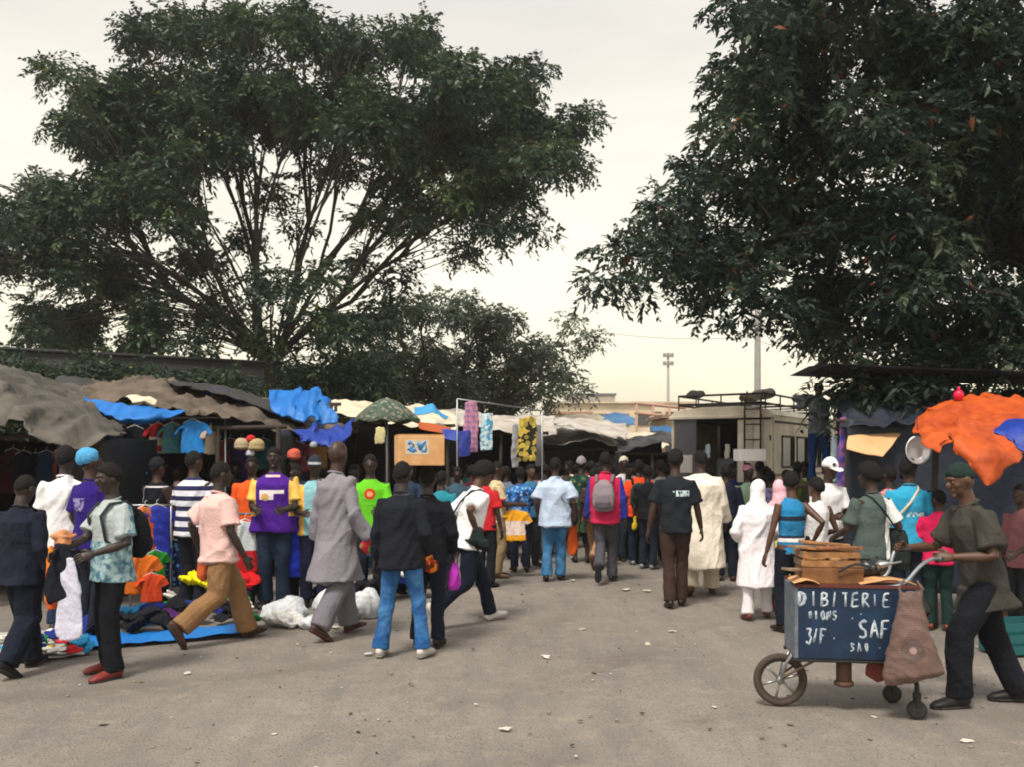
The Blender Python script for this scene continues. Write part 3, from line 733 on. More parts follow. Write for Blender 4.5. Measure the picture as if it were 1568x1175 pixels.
def tree(name, label, blobs, Y0, dy, trunk, mat, per=1.0, clump_r=.5, sprigs=60, L=.35, leaf=.12, width=.05, tip_r=.012, group=None, seed=0, power=.5, M=10, droop=.35, edge_thin=1.0, rot=0, maxr=1e9, direct=.45):
    cl = []; inset = (clump_r * .45 + L * .45) * F / Y0
    for (px, py, r, dn) in blobs:
        Yb = Y0 + rng.uniform(-dy, dy) * .6; rm = r * Yb / F; k = max(1, int(round(per * dn * (rm / clump_r) ** 2 * 2.1)))
        for _ in range(k):
            Y = Yb + rng.uniform(-dy, dy) * .55; a = rng.uniform(0, 6.283); rr = max(r - inset, r * .25) * math.sqrt(rng.uniform()) 
            cl.append(W(px + rr * math.cos(a), py + rr * math.sin(a), Y))
    cl = np.array([tuple(c) for c in cl]); cen = cl.mean(0)
    base = Vector(trunk[0]); rt = thing(name, base)
    tag(rt, label, 'tree', group)
    P_, par, chains, rad = grow(cl, trunk, tip_r, power, rseed=seed, maxr=maxr, direct=direct)
    v = Vol()
    for ch in chains:
        pts = np.array([P_[k] for k in ch]) - np.array(base); rr = rad[ch].copy(); rr[0] = min(rr[0], rr[1] * 1.4) 
        v.loft(pts, rr, hint=(.9, .3, .2), seg=6, cap=.3)
    link('branches', v.mesh('branches'), BARK, rt)
    v = Vol(); k = len(trunk); tp = np.array([np.array(t, float) for t in trunk]) - np.array(base)
    tp[0] -= (0, 0, .1); v.loft(tp, np.maximum(rad[:k] * np.linspace(1.25, .95, k), .02), hint=(1, 0, 0), seg=14, cap=.2)
    link('trunk', v.remesh('t', .05, 1, folds(.03, 7, 1, 3)), BARK, rt)
    # crown: sprigs through each clump's volume
    K_ = rng.poisson(sprigs, len(cl)) + 3; idx = np.repeat(np.arange(len(cl)), K_)
    off = rand_dirs(len(idx)) * (rng.uniform(0, 1, len(idx)) ** .5)[:, None] * clump_r * np.array((1.15, 1.15, .7))
    O = off / clump_r; tc_ = np.repeat(np.clip(rng.normal(.40, .27, len(cl)), 0, .9), K_) + rng.normal(size=len(idx)) * .1
    me = leaf_mesh('crown', cl[idx] + off - np.array(base), O * .8, L, leaf, width, M, droop, tint_c=tc_)
    link('crown', me, mat, rt); return rt
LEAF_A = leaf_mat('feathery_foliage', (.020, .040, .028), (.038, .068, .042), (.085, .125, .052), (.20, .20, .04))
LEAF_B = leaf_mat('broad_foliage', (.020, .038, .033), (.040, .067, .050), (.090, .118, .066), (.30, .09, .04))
LEAF_C = leaf_mat('haze_pale_foliage', (.065, .09, .065), (.11, .145, .095), (.16, .19, .12), (.16, .14, .05))  # small tree's leaves paled, distance haze put into their colour

TY = 27.0
tb = W(425, HY, TY); tb.z = 0
def TP(px, py, Y=TY): return tuple(W(px, py, Y))
blobsA = [(215,50,38,1),(285,45,55,1.2),(370,45,55,1.2),(455,45,50,1.2),(540,75,60,1.2),(630,75,55,1.2),(655,40,18,1),(700,125,65,1.2),(775,135,50,1.1),(822,105,22,1),(795,190,55,1.1),
 (880,190,34,1),(905,172,18,1),(850,235,48,1.1),(880,258,22,.9),(760,250,65,1.2),(660,215,80,1.2),(560,180,80,1.2),(450,160,80,1.2),(340,150,85,1.2),(235,150,80,1.1),(150,135,50,1),(95,115,26,1),
 (75,108,14,1),(120,195,42,1),(100,190,22,.8),(190,230,70,1.2),(60,285,32,1),(105,320,60,1.1),(30,350,45,1),(-20,330,45,1),(-60,360,50,1),(180,320,65,1.2),(270,240,65,1.2),(350,235,42,1.),(270,320,48,1),(15,310,22,.8),
 (95,400,60,1.2),(55,480,36,.8),(180,420,60,1.0),(120,500,48,1.8),(70,510,34,1.5),(200,540,38,1.3),(290,400,52,.6),(370,360,36,.4),(230,490,50,1.2),(330,470,48,.6),(415,440,45,.6),(300,530,30,.6),(460,345,28,.15),(420,280,28,.15),
 (520,260,45,.45),(600,285,42,.6),(560,330,42,.35),(640,320,55,.6),(720,310,58,1.),(790,300,45,.9),(820,355,26,.35),(760,350,40,.4),(700,370,45,.22),(560,400,40,.3),(610,420,35,.3),(500,420,45,.25),(480,500,48,.5),
 (540,500,50,.7),(420,520,40,.6),(590,470,40,.7),(450,575,40,.9),(520,570,45,.9),(400,300,30,.1),(480,260,30,.2),(190,275,50,.9),(700,200,60,1),(0,400,40,.8),(150,580,30,.5),(-60,440,50,.8),(-90,280,40,.8)]
trunkA = [tb, Vector((tb.x + .1, TY, 1.2)), Vector((tb.x + .05, TY, 2.4)), Vector(TP(415, 560)), Vector(TP(432, 520)), Vector(TP(455, 480))]
tree('shade_tree', 'huge spreading dark shade tree with many fanning limbs over the left stalls', blobsA, TY, 4.5, trunkA, LEAF_A, per=1.2, clump_r=.5, sprigs=31, L=.42, leaf=.17, width=.085, tip_r=.015, seed=3, power=.43, direct=1.15)
tB = W(740, HY, 36); tB.z = 0
blobsB = [(640,480,42,.9),(700,470,45,.9),(760,500,50,1),(815,540,42,.9),(855,575,32,.8),(880,600,20,.7),(650,560,55,1),(720,560,60,1.1),(790,580,50,1),(600,590,40,1),(560,570,40,1),(600,530,40,.9),(700,610,50,1),(640,610,40,1),(770,620,36,1),(830,610,28,.7),(870,530,16,.35),(560,600,40,1),(905,520,9,.2),(880,490,7,.2)]
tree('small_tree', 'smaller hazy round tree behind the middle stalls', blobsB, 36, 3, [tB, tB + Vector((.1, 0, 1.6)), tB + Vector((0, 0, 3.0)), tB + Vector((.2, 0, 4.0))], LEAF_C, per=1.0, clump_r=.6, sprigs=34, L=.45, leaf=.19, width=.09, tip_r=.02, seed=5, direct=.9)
RY = 14.0; tC = W(1760, HY, RY + 1.5); tC.z = 0
blobsC = [(1170,15,46,1.2),(1118,5,16,1),(1122,110,30,1),(1105,150,12,.7),(1150,130,50,1.1),(1130,200,50,1.1),(1080,255,40,1),(1070,290,32,.9),(1028,300,10,.5),(1018,345,36,1),(975,368,28,.9),(948,378,12,.9),(985,400,20,.8),(925,435,5,.8),(990,432,10,.9),(1040,330,30,1),
 (1060,370,60,1.2),(1075,425,45,1.1),(1095,478,22,1),(1110,440,35,1),(1150,400,65,1.2),(1160,300,65,1.2),(1180,470,40,.9),(1230,70,90,1.2),(1230,200,90,1.2),(1250,330,90,1.2),(1270,440,75,1.2),(1240,500,35,.7),(1290,520,45,1),
 (1370,60,100,1.2),(1370,200,100,1.2),(1380,330,95,1.2),(1400,440,85,1.2),(1370,510,50,.8),(1500,80,110,1.2),(1500,220,110,1.2),(1520,360,100,1.2),(1520,470,80,1.2),(1480,540,48,1),(1540,560,45,1.2),(1440,530,36,.8),(1560,600,30,1),
 (1660,120,130,1),(1660,320,130,1),(1660,500,90,1),(1300,-90,110,.8),(1480,-110,120,.8),(1660,-60,130,.7),(1180,-60,60,.8),(1800,200,140,.7),(1840,420,120,.7)]
tree('mango_tree', 'large dark leafy tree overhanging the street from the right edge', blobsC, RY, 2.6, [tC, tC + Vector((-.05, 0, 1.5)), tC + Vector((-.2, 0, 2.9)), tC + Vector((-.5, -.2, 4.0)), tC + Vector((-.9, -.4, 4.8))], LEAF_B, per=1.3, clump_r=.42, sprigs=38, L=.26, leaf=.125, width=.06, tip_r=.009, seed=8, droop=.38, M=10)

def bush(name, label, x0, x1, Y, z0, z1, mat, nclump, seed=0, depth=.7, cat='shrub'):
    """leafy mass on a few stems"""
    r_ = np.random.default_rng(seed); c = np.stack([r_.uniform(x0, x1, nclump), Y + r_.uniform(-depth, depth, nclump), z0 + (z1 - z0) * r_.uniform(0, 1, nclump) ** .8], 1)
    base = Vector(((x0 + x1) / 2, Y, 0)); rt = thing(name, base); tag(rt, label, cat)
    v = Vol()
    for k in range(max(3, nclump // 12)):
        a = c[r_.integers(nclump)]; g = np.array((a[0] + r_.normal() * .2, Y, 0)); v.loft([g, (g + a) / 2 + r_.normal(size=3) * .08, a], [.04, .03, .012], seg=6)
    ms = v.mesh('stems'); ms.transform(Matrix.Translation(-base)); link('stems', ms, BARK, rt)
    idx = np.repeat(np.arange(nclump), 34); off = rand_dirs(len(idx)) * (r_.uniform(0, 1, len(idx)) ** .5)[:, None] * .42
    link('crown', leaf_mesh('crown', c[idx] + off - np.array(base), off * 2, .34, .14, .06, 9, .4), mat, rt)
# dark overgrown compound wall behind the left stalls
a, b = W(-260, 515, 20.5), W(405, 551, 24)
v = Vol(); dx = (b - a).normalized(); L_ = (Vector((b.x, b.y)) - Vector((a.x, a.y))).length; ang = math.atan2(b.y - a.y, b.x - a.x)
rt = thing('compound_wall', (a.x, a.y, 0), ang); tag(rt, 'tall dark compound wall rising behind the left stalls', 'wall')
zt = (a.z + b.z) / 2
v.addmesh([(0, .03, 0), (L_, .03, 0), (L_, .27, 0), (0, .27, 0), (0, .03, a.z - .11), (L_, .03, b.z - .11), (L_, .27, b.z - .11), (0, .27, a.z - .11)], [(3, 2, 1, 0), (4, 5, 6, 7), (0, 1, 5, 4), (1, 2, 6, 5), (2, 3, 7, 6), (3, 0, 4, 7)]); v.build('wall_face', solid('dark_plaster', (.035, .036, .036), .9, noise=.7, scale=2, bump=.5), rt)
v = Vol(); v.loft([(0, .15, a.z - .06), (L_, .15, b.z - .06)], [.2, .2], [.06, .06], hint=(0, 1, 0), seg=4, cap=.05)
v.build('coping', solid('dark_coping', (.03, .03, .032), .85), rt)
for i in range(4):
    bush('shrub', ['dark creeper covering the left end of the compound wall', 'dark shrub second along the compound wall', 'dark shrub third along the compound wall near the trunk', 'green shrub at the foot of the shade tree'][i],
         a.x + (b.x - a.x) * (.22 + .2 * i), a.x + (b.x - a.x) * (.46 + .2 * i), a.y + (b.y - a.y) * (.34 + .2 * i) - 1.2, 1.8, 3.9 - .15 * i, LEAF_A, 70, seed=20 + i)
bush('shrub', 'green shrub under the spreading limbs behind the blue tarpaulin bundle', W(440, 600, 24).x, W(590, 600, 24).x, 24.5, 1.8, 4.0, LEAF_A, 70, seed=31)

# ---------------------------------------------------------------- cloth sheets
def tarp(name, ctrl, mat, parent=None, sub=15, amp=.05, freq=3., seed=0, thick=.012, sharp=True, origin=None):
    """smooth sheet through a grid of control points (rows of points)"""
    A = np.array([[tuple(q) for q in row] for row in ctrl], float)
    def interp(A):
        n_ = len(A); outp = []
        for i in range(n_ - 1):
            p0, p1, p2, p3 = A[max(i - 1, 0)], A[i], A[i + 1], A[min(i + 2, n_ - 1)]
            for s in range(sub):
                t = s / sub; outp.append(.5 * ((2 * p1) + (-p0 + p2) * t + (2 * p0 - 5 * p1 + 4 * p2 - p3) * t * t + (-p0 + 3 * p1 - 3 * p2 + p3) * t ** 3))
        outp.append(A[-1]); return np.array(outp)
    B = interp(A); B = np.swapaxes(interp(np.swapaxes(B, 0, 1)), 0, 1)
    nj, ni = B.shape[:2]; V = B.reshape(-1, 3)
    Fa = np.array([(j * ni + i, j * ni + i + 1, (j + 1) * ni + i + 1, (j + 1) * ni + i) for j in range(nj - 1) for i in range(ni - 1)])
    O = np.array(origin if origin is not None else V.mean(0)); e_ = amp * .5; rj = np.random.default_rng(seed + 9).uniform(0, 6.28, 6)
    V = V + np.stack([e_ * (np.sin(5 * freq * V[:, 2] + 3 * freq * V[:, 0] + rj[0]) * .6 + .5 * np.sin(9 * freq * V[:, 0] + rj[1])), 0 * V[:, 0], e_ * (.7 * (1 - 2 * abs(np.sin(2.3 * freq * V[:, 0] + rj[2]))) + .35 * np.sin(7 * freq * V[:, 0] + 4 * V[:, 1] + rj[3]))], 1)
    me = mesh_np(name, V - O, Fa)
    fn = drape(amp * 1.25, freq * 1.25, seed)
    nn = sum((p.normal for p in me.polygons), Vector()); 
    if nn.dot(Vector((0, -.6, 1))) < 0: me.flip_normals()
    displace(me, fn)
    o = link(name, me, mat, parent); o.location = O if parent is None else O - np.array(parent.location)
    md = o.modifiers.new('t', 'SOLIDIFY'); md.thickness = thick; return o
TARP_G = solid('dusty_grey_tarpaulin', '#625d55', .8, noise=1, c2='#363431', scale=2.6, bump=.8, dist=.09, ridge=1.6)
TARP_BR = solid('sun_bleached_brown_sacking', '#6e6154', .85, noise=1, c2='#342d28', scale=2.2, bump=.9, dist=.09, ridge=1.8)
TARP_D = solid('charcoal_tarpaulin', '#3b3a3a', .8, noise=1, c2='#211f20', scale=3, bump=.8, dist=.08, ridge=1.8)
TARP_B = solid('blue_tarpaulin', '#0f6fc4', .5, noise=.5, scale=4, bump=.9, dist=.08, spec=.4, ridge=2.4)
TARP_NB = solid('deep_blue_tarpaulin', '#10379b', .5, noise=.6, scale=5, bump=.9, dist=.08, ridge=2.4)
TARP_O = solid('orange_tarpaulin', '#c45518', .65, noise=.6, c2='#96360e', scale=3.5, bump=.9, dist=.07, ridge=2.2)  # deep red mottle paints the fold shadows into the orange
TARP_T = solid('tan_canvas', '#e0b487', .85, noise=.4, c2='#c89a68', scale=2, bump=.4)
TARP_C = solid('cream_sheeting', '#e6d9c0', .8, noise=1, c2='#b5a58e', scale=1.2, bump=.8, dist=.09, ridge=1.2)
TARP_W = solid('pale_grey_sheeting', '#c4beb5', .8, noise=1, c2='#8d837a', scale=1.5, bump=.8, dist=.09, ridge=1.2)

def stall(label, x0, x1, Yf, Yb, zf, zb, roof_ctrl, roofmat, posts=3, seed=0, amp=.06, freq=2.5, back=BLACKSHADE, sides=(1, 1), table=None, table_mat=None, counter=True):
    rt = thing('market_stall', ((x0 + x1) / 2, (Yf + Yb) / 2, 0)); tag(rt, label, 'market stall'); O = np.array(rt.location)
    r_ = np.random.default_rng(seed)
    for row, Yr, zr in ((0, Yf, zf), (1, Yb, zb)):
        for i in range(posts):
            x = x0 + (x1 - x0) * i / (posts - 1); v = Vol()
            v.loft(np.array([(x, Yr, 0), (x + r_.normal() * .03, Yr + r_.normal() * .03, zr * .5), (x + r_.normal() * .03, Yr, zr)]) - O, [.04, .036, .03], seg=7); v.build('post', DARKWOOD, rt)
        v = Vol(); v.loft(np.array([(x0 - .1, Yr, zr), ((x0 + x1) / 2, Yr + .03, zr - .03), (x1 + .1, Yr, zr)]) - O, [.03, .035, .03], seg=7); v.build('beam', DARKWOOD, rt)
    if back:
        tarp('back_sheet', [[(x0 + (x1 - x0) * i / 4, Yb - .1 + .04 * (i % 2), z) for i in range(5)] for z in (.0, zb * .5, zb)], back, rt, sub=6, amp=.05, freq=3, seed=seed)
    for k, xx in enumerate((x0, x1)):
        if sides[k]: tarp('side_sheet', [[(xx, Yf + (Yb - Yf) * i / 2, z) for i in range(3)] for z in (.0, .5 * (zf + zb) * .5, min(zf, zb) - .02)], back or BLACKSHADE, rt, sub=5, amp=.04, freq=3, seed=seed + k)
    if counter:
        v = Vol(); yc = Yf + .9; v.box(np.array(((x0 + x1) / 2, yc, .74)) - O, ((x1 - x0) / 2 - .15, .4, .02))
        for xx in (x0 + .3, x1 - .3):
            for yy in (-.33, .33): v.bar(np.array((xx, yc + yy, 0)) - O, np.array((xx, yc + yy, .72)) - O, .03)
        v.build('counter', DARKWOOD, rt, bevel=.004)
    if roof_ctrl: tarp('roof', roof_ctrl, roofmat, rt, amp=amp, freq=freq, seed=seed)
    return rt
# left row -------------------------------------------------------------------
stall('market stall with a drooping dusty grey tarpaulin roof at the left edge', W(-170, 0, 11).x, W(150, 0, 11).x, 11, 15, 2.0, 2.5,
      [[W(-200, 560, 15.5), W(-80, 568, 15.5), W(40, 578, 15.5), W(115, 592, 15.5), W(175, 622, 15.5)],
       [W(-200, 566, 13), W(-80, 565, 13), W(35, 571, 13), W(115, 606, 13), W(185, 645, 13)],
       [W(-200, 612, 11), W(-80, 600, 11), W(30, 606, 11), W(115, 632, 11), W(192, 658, 11.5)],
       [W(-200, 668, 10.1), W(-60, 655, 10.1), W(20, 655, 10.1), W(78, 684, 10.0), W(186, 664, 10.8)]], TARP_G, seed=1, amp=.085, freq=3.8)
stall('long market stall under a sloping patchwork of brown sacking', W(150, 0, 13).x, W(455, 0, 14).x, 12.9, 17, 2.15, 2.7,
      [[W(85, 586, 17.5), W(160, 585, 17.5), W(240, 582, 17.5), W(330, 598, 17.5), W(430, 618, 17.5), W(525, 648, 17.5)],
       [W(95, 596, 15), W(160, 592, 15), W(240, 590, 15), W(330, 606, 15), W(430, 632, 15.3), W(530, 660, 15.5)],
       [W(120, 612, 12.8), W(190, 616, 12.6), W(260, 627, 12.6), W(340, 636, 12.8), W(430, 656, 13.4), W(500, 670, 14.2)]], TARP_BR, seed=2, amp=.085, freq=4., posts=4)
for i, (c, mt, lb) in enumerate([
    ([[W(250, 580, 15.8), W(330, 592, 15.8), W(420, 615, 15.8), W(500, 645, 15.8)], [W(262, 588, 14.2), W(335, 603, 14.2), W(420, 632, 14.4), W(492, 660, 14.6)]], TARP_D, 'charcoal strip of tarpaulin laid across the long brown roof'),
    ([[W(76, 588, 15.6), W(100, 575, 15.8), W(140, 580, 15.8)], [W(110, 606, 14.2), W(140, 600, 14.2), W(165, 602, 14.2)]], TARP_D, 'crumpled charcoal tarpaulin peak between the two left roofs'),
    ([[W(128, 610, 12.4), W(170, 617, 12.3), W(225, 624, 12.3), W(285, 630, 12.4)], [W(150, 628, 12.0), W(178, 640, 11.9), W(215, 640, 11.9), W(262, 638, 12.1)], [W(165, 638, 12.1), W(185, 648, 12.0), W(215, 650, 12.0), W(250, 644, 12.1)]], TARP_B, 'bright blue tarpaulin slung below the edge of the brown roof'),
    ([[W(195, 612, 12.5), W(225, 608, 12.6), W(240, 614, 12.5)], [W(205, 618, 12.3), W(222, 617, 12.3), W(238, 620, 12.3)]], TARP_C, 'small cream rag lying on the brown roof edge'),
    ([[W(310, 600, 15), W(335, 598, 15), W(372, 608, 15)], [W(312, 612, 14.8), W(336, 612, 14.8), W(376, 618, 14.8)]], TARP_NB, 'flat blue scrap of tarpaulin on the rear of the brown roof')]):
    tag(tarp('tarpaulin', c, mt, amp=.03, freq=5, seed=60 + i), lb, 'tarpaulin', 'tarpaulins over the left stalls')
tag(tarp('tarpaulin', [[W(412, 600, 14.6), W(450, 595, 14.8), W(488, 597, 14.6), W(498, 612, 14.4)], [W(414, 618, 14.3), W(450, 618, 14.2), W(490, 616, 14.2), W(512, 632, 14.1)],
    [W(430, 634, 14.1), W(462, 642, 14.0), W(494, 650, 14.0), W(518, 646, 14.0)]], TARP_B, amp=.07, freq=4.2, seed=77, thick=.03), 'bright blue tarpaulin heaped over the end of the brown roof', 'tarpaulin')
tag(tarp('tarpaulin', [[W(452, 660, 13.6), W(480, 652, 13.6), W(512, 655, 13.6), W(540, 645, 13.6)], [W(462, 672, 13.3), W(490, 672, 13.2), W(515, 676, 13.2), W(536, 662, 13.4)], [W(480, 676, 13.2), W(500, 684, 13.1), W(515, 686, 13.1), W(530, 676, 13.3)]], TARP_NB, amp=.06, freq=5, seed=78, thick=.03),
    'deep blue tarpaulin sagging in swags behind the bald man in grey', 'tarpaulin')
# middle-left stalls: parasol, beams, hanging textiles
stall('dark stall with a cream sheet roof behind the green man', W(505, 0, 17).x, W(690, 0, 17).x, 16.6, 20, 2.3, 2.6,
      [[W(490, 612, 20), W(560, 616, 20), W(640, 622, 20), W(700, 632, 20)], [W(500, 636, 16.4), W(560, 642, 16.3), W(640, 652, 16.3), W(700, 660, 16.4)]], TARP_C, seed=4, posts=3, counter=False)
pr = thing('parasol', W(592, HY, 15.4)); pr.location.z = 0; tag(pr, 'low green market parasol with a pale leaf print', 'parasol')
zt = (HY - 610) / F * 15.4 + CH; rp = 52 / F * 15.4
v = Vol(); v.bar((0, 0, 0), (0, 0, zt), .022); v.build('pole', STEEL, pr)
V = [(0, 0, zt)]; Fs = []; NA = 32
for j in range(1, 7):
    t = j / 6
    for i in range(NA):
        a_ = 2 * math.pi * i / NA; V.append((rp * t * math.cos(a_) * (1 - .04 * t * abs(math.sin(4 * a_))), rp * t * math.sin(a_), zt - .36 * t ** 1.6 - .05 * t * abs(math.sin(4 * a_))))
for i in range(NA):
    k = (i + 1) % NA; Fs.append((0, 1 + i, 1 + k))
    for j in range(5): b0 = 1 + j * NA; Fs.append((b0 + i, b0 + NA + i, b0 + NA + k, b0 + k))
o = link('canopy', mesh_np('canopy', np.array(V), Fs), cloth('#5a6a5c', 'print', '#3f5a4c', .9, c3='#9a9484', dirt=.6), pr); md = o.modifiers.new('t', 'SOLIDIFY'); md.thickness = .006
for i in range(8):
    a_ = i * math.pi / 4 + .2; v = Vol(); v.bar((0, 0, zt - .05), (rp * .97 * math.cos(a_), rp * .97 * math.sin(a_), zt - .40), .006); v.build('rib', STEEL, pr)
stall('shadowed stall with sagging orange and brown cloth edges behind the box carrier', W(640, 0, 18).x, W(830, 0, 18).x, 17.6, 21.5, 2.2, 2.5,
      [[W(620, 625, 21.5), W(690, 628, 21.5), W(760, 634, 21.5), W(850, 640, 21.5)], [W(630, 642, 17.5), W(690, 652, 17.3), W(760, 660, 17.4), W(850, 668, 17.6)]], TARP_W, seed=5, posts=4, counter=False)
stall('low stall under a charcoal roof behind the green dress', W(818, 0, 22).x, W(955, 0, 22).x, 21.5, 25, 1.95, 2.3,
      [[W(815, 645, 26), W(860, 648, 26), W(905, 655, 26), W(960, 670, 26)], [W(815, 672, 21.5), W(850, 682, 21.2), W(900, 672, 21.2), W(950, 686, 21.4)]], TARP_W, seed=6, posts=3, counter=False)
stall('low stall with a shade-black sheet roof just left of the van', W(950, 0, 20).x, W(1052, 0, 20).x, 20, 23.5, 1.85, 2.2,
      [[W(945, 672, 24), W(990, 670, 24), W(1020, 664, 24), W(1056, 676, 24)], [W(945, 690, 20), W(985, 686, 19.8), W(1015, 676, 19.8), W(1056, 692, 20)]], BLACKSHADE, seed=7, posts=3, counter=False)  # roof coloured black for the shade of the stall opening
for i, (c, mt, lb) in enumerate([
    ([[W(640, 644, 15.8), W(665, 648, 15.8), W(692, 658, 15.8)], [W(640, 654, 15.6), W(665, 660, 15.6), W(690, 668, 15.6)]], solid('rust_cloth', '#b0562a', .8), 'rust orange cloth strip hanging from the beam above the carried box'),
    ([[W(678, 658, 15.4), W(705, 664, 15.4), W(735, 678, 15.4)], [W(684, 672, 15.3), W(708, 682, 15.2), W(732, 690, 15.2)]], TARP_NB, 'dark blue cloth bunched under the beam right of the carried box'),
    ([[W(632, 622, 16.5), W(660, 622, 16.5), W(688, 636, 16.5)], [W(634, 634, 16.3), W(660, 634, 16.3), W(680, 640, 16.3)]], solid('sky_blue_cloth', '#3c93c8', .7), 'pale blue cloth lying on the stall roof beside the green parasol'),
    ([[W(800, 634, 24), W(860, 640, 24), W(915, 644, 24), W(960, 650, 24)], [W(800, 655, 21), W(860, 650, 21), W(915, 664, 21), W(960, 672, 21)]], TARP_W, 'pale grey sheet over the low stalls in the middle'),
    ([[W(905, 655, 30), W(960, 662, 30), W(1010, 664, 30), W(1056, 660, 30)], [W(905, 668, 26), W(950, 682, 25), W(1010, 686, 25), W(1050, 674, 26)]], TARP_C, 'broad cream sheet roof sloping down left of the van'),
    ([[W(822, 642, 34), W(880, 634, 34), W(925, 640, 34)], [W(822, 652, 30), W(880, 652, 30), W(920, 655, 30)]], TARP_C, 'cream sheet roof farther back behind the pale grey one'),
    ([[W(913, 637, 40), W(940, 634, 40), W(972, 640, 40)], [W(918, 647, 37), W(940, 649, 37), W(972, 651, 37)]], solid('faded_blue_sheet', '#4477a8', .7), 'faded blue roof sheet in the distance'),
    ([[W(995, 653, 33), W(1015, 655, 33), W(1034, 655, 33)], [W(999, 660, 31), W(1015, 663, 31), W(1032, 662, 31)]], solid('teal_blue_sheet', '#23699c', .7), 'small teal blue roof sheet in the distance left of the van')]):
    tag(tarp('tarpaulin', c, mt, amp=.05, freq=2.5, seed=90 + i), lb, 'tarpaulin')
# far roofs and buildings
def block(name, label, px0, px1, ytop, Y, dep, wallc, roofc, pitch=0, cat='building', wins=3, yb=None):
    a, b = W(px0, ytop, Y), W(px1, ytop, Y); rt = thing(name, ((a.x + b.x) / 2, Y + dep / 2, 0)); tag(rt, label, cat, None)
    hw, h = (b.x - a.x) / 2, a.z; rh = pitch * hw * .4
    v = Vol(); v.box((0, 0, (h - rh) / 2), (hw, dep / 2, (h - rh) / 2)); v.build('wall', solid('plaster', wallc, .9, noise=.5, scale=.8), rt, smooth=False)
    v = Vol()
    if pitch: 
        V = [(-hw - .2, -dep / 2 - .3, h - rh), (hw + .2, -dep / 2 - .3, h - rh), (hw + .2, dep / 2, h), (-hw - .2, dep / 2, h)]
        V += [(x, y, z + .12) for x, y, z in V]; v.addmesh(V, [(3, 2, 1, 0), (4, 5, 6, 7), (0, 1, 5, 4), (1, 2, 6, 5), (2, 3, 7, 6), (3, 0, 4, 7)])
    else: v.box((0, 0, h + .1), (hw + .15, dep / 2 + .15, .1))
    v.build('roof', solid('sheet_roof', roofc, .8, noise=.6, scale=1.5), rt, smooth=False)
    for i in range(wins):
        x = -hw + (i + .5) * 2 * hw / wins; wz = h - rh - 1.3; fr = Vol()
        fr.box((x, -dep / 2 - .02, wz), (.55, .04, .5)); o = fr.build('window', solid('window_frame', '#8a7765', .8), rt, smooth=False)
        g = Vol(); g.box((x, -dep / 2 - .06, wz), (.45, .03, .4)); g.build('pane', solid('dark_glass', (.06, .065, .07), .2), o, smooth=False)
    return rt
block('low_building', 'long pale beige building with a low roof beyond the stalls', 842, 1000, 615, 75, 10, '#d8c6ac', '#d6c4aa', pitch=.12, wins=5)
block('low_building', 'grey topped block behind the long beige building', 875, 942, 606, 110, 10, '#b7aca0', '#6f7478', wins=3)
block('low_building', 'far cream building with a flat roof left of the van', 970, 1062, 619, 95, 10, '#dccdb6', '#cbb69e', pitch=.0, wins=4)
block('low_building', 'small rust roofed shed before the beige building', 848, 902, 632, 52, 6, '#cfbba0', '#ad8a72', pitch=.3, wins=2)
block('low_building', 'ochre walled hut right beside the van', 1020, 1056, 640, 34, 4, '#c9b490', '#a98a70', pitch=.2, wins=1)
# roof frame of rusty poles
rt = thing('timber_frame', W(1010, HY, 42)); rt.location.z = 0; tag(rt, 'open reddish timber roof frame left of the van', 'frame')
RED = solid('red_oxide_timber', '#b89480', .85); O = np.array(rt.location)
for px in (975, 1000, 1025, 1048):
    v = Vol(); q = W(px, 618 + (px - 975) * .1, 42); v.bar(np.array((q.x, q.y, 0)) - O, np.array(q) - O, .06); v.build('post', RED, rt)
for py in (618, 633):
    v = Vol(); v.bar(np.array(W(972, py, 42)) - O, np.array(W(1050, py + 8, 42)) - O, .07); v.build('rail', RED, rt)
# poles
lp = W(1160, HY, 42); v = Vol(); rt = thing('light_mast', (lp.x, lp.y, 0)); tag(rt, 'thick pale grey mast rising behind the van into the leaves', 'mast')
PALE = solid('galvanised_pole', (.36, .35, .34), .5, noise=.3, scale=6)
v.loft([(0, 0, 0), (0, 0, 6), (0, 0, 13)], [.17, .145, .10], seg=12); v.build('pole', PALE, rt)
v = Vol(); v.loft([(0, 0, 12.8), (-.8, 0, 13.3), (-1.8, 0, 13.4)], [.05, .045, .04], seg=8); v.build('arm', PALE, rt)
v = Vol(); v.ell((-2.1, 0, 13.36), (.4, .14, .09)); v.build('lamp_head', PALE, rt)
lp = W(1023, HY, 105); rt = thing('floodlight_mast', (lp.x, lp.y, 0)); tag(rt, 'slim distant floodlight mast on the horizon', 'mast')
zt = (HY - 540) / F * 105 + CH; v = Vol(); v.loft([(0, 0, 0), (0, 0, zt)], [.22, .13], seg=8); v.build('pole', PALE, rt)
for r_ in range(2):
    v = Vol(); v.bar((-.55, 0, zt - .3 - r_ * .9), (.55, 0, zt - .3 - r_ * .9), .06); v.build('crossbar', PALE, rt)
    for k in (-1, 0, 1):
        v = Vol(); v.box((k * .42, -.15, zt - .25 - r_ * .9), (.17, .14, .22)); v.build('floodlight', solid('lamp_housing', (.25, .25, .25), .5), rt, bevel=.02)
for i, (pa, pb) in enumerate(((( 905, 505, 50), (1158, 515, 42)), ((1158, 520, 42), (1300, 515, 20)))):
    A_, B_ = np.array(W(*pa)), np.array(W(*pb)); ts = np.linspace(0, 1, 14)
    pts = [A_ * (1 - t) + B_ * t - np.array((0, 0, 1.0 * t * (1 - t))) for t in ts]
    v = Vol(); v.loft(pts, .010, hint=(0, 0, 1), seg=5); o = v.build('overhead_cable', RUBBER)
    tag(o, ['thin cable strung from the grey mast over the distant roofs', 'thin cable running from the grey mast into the right tree'][i], 'cable')
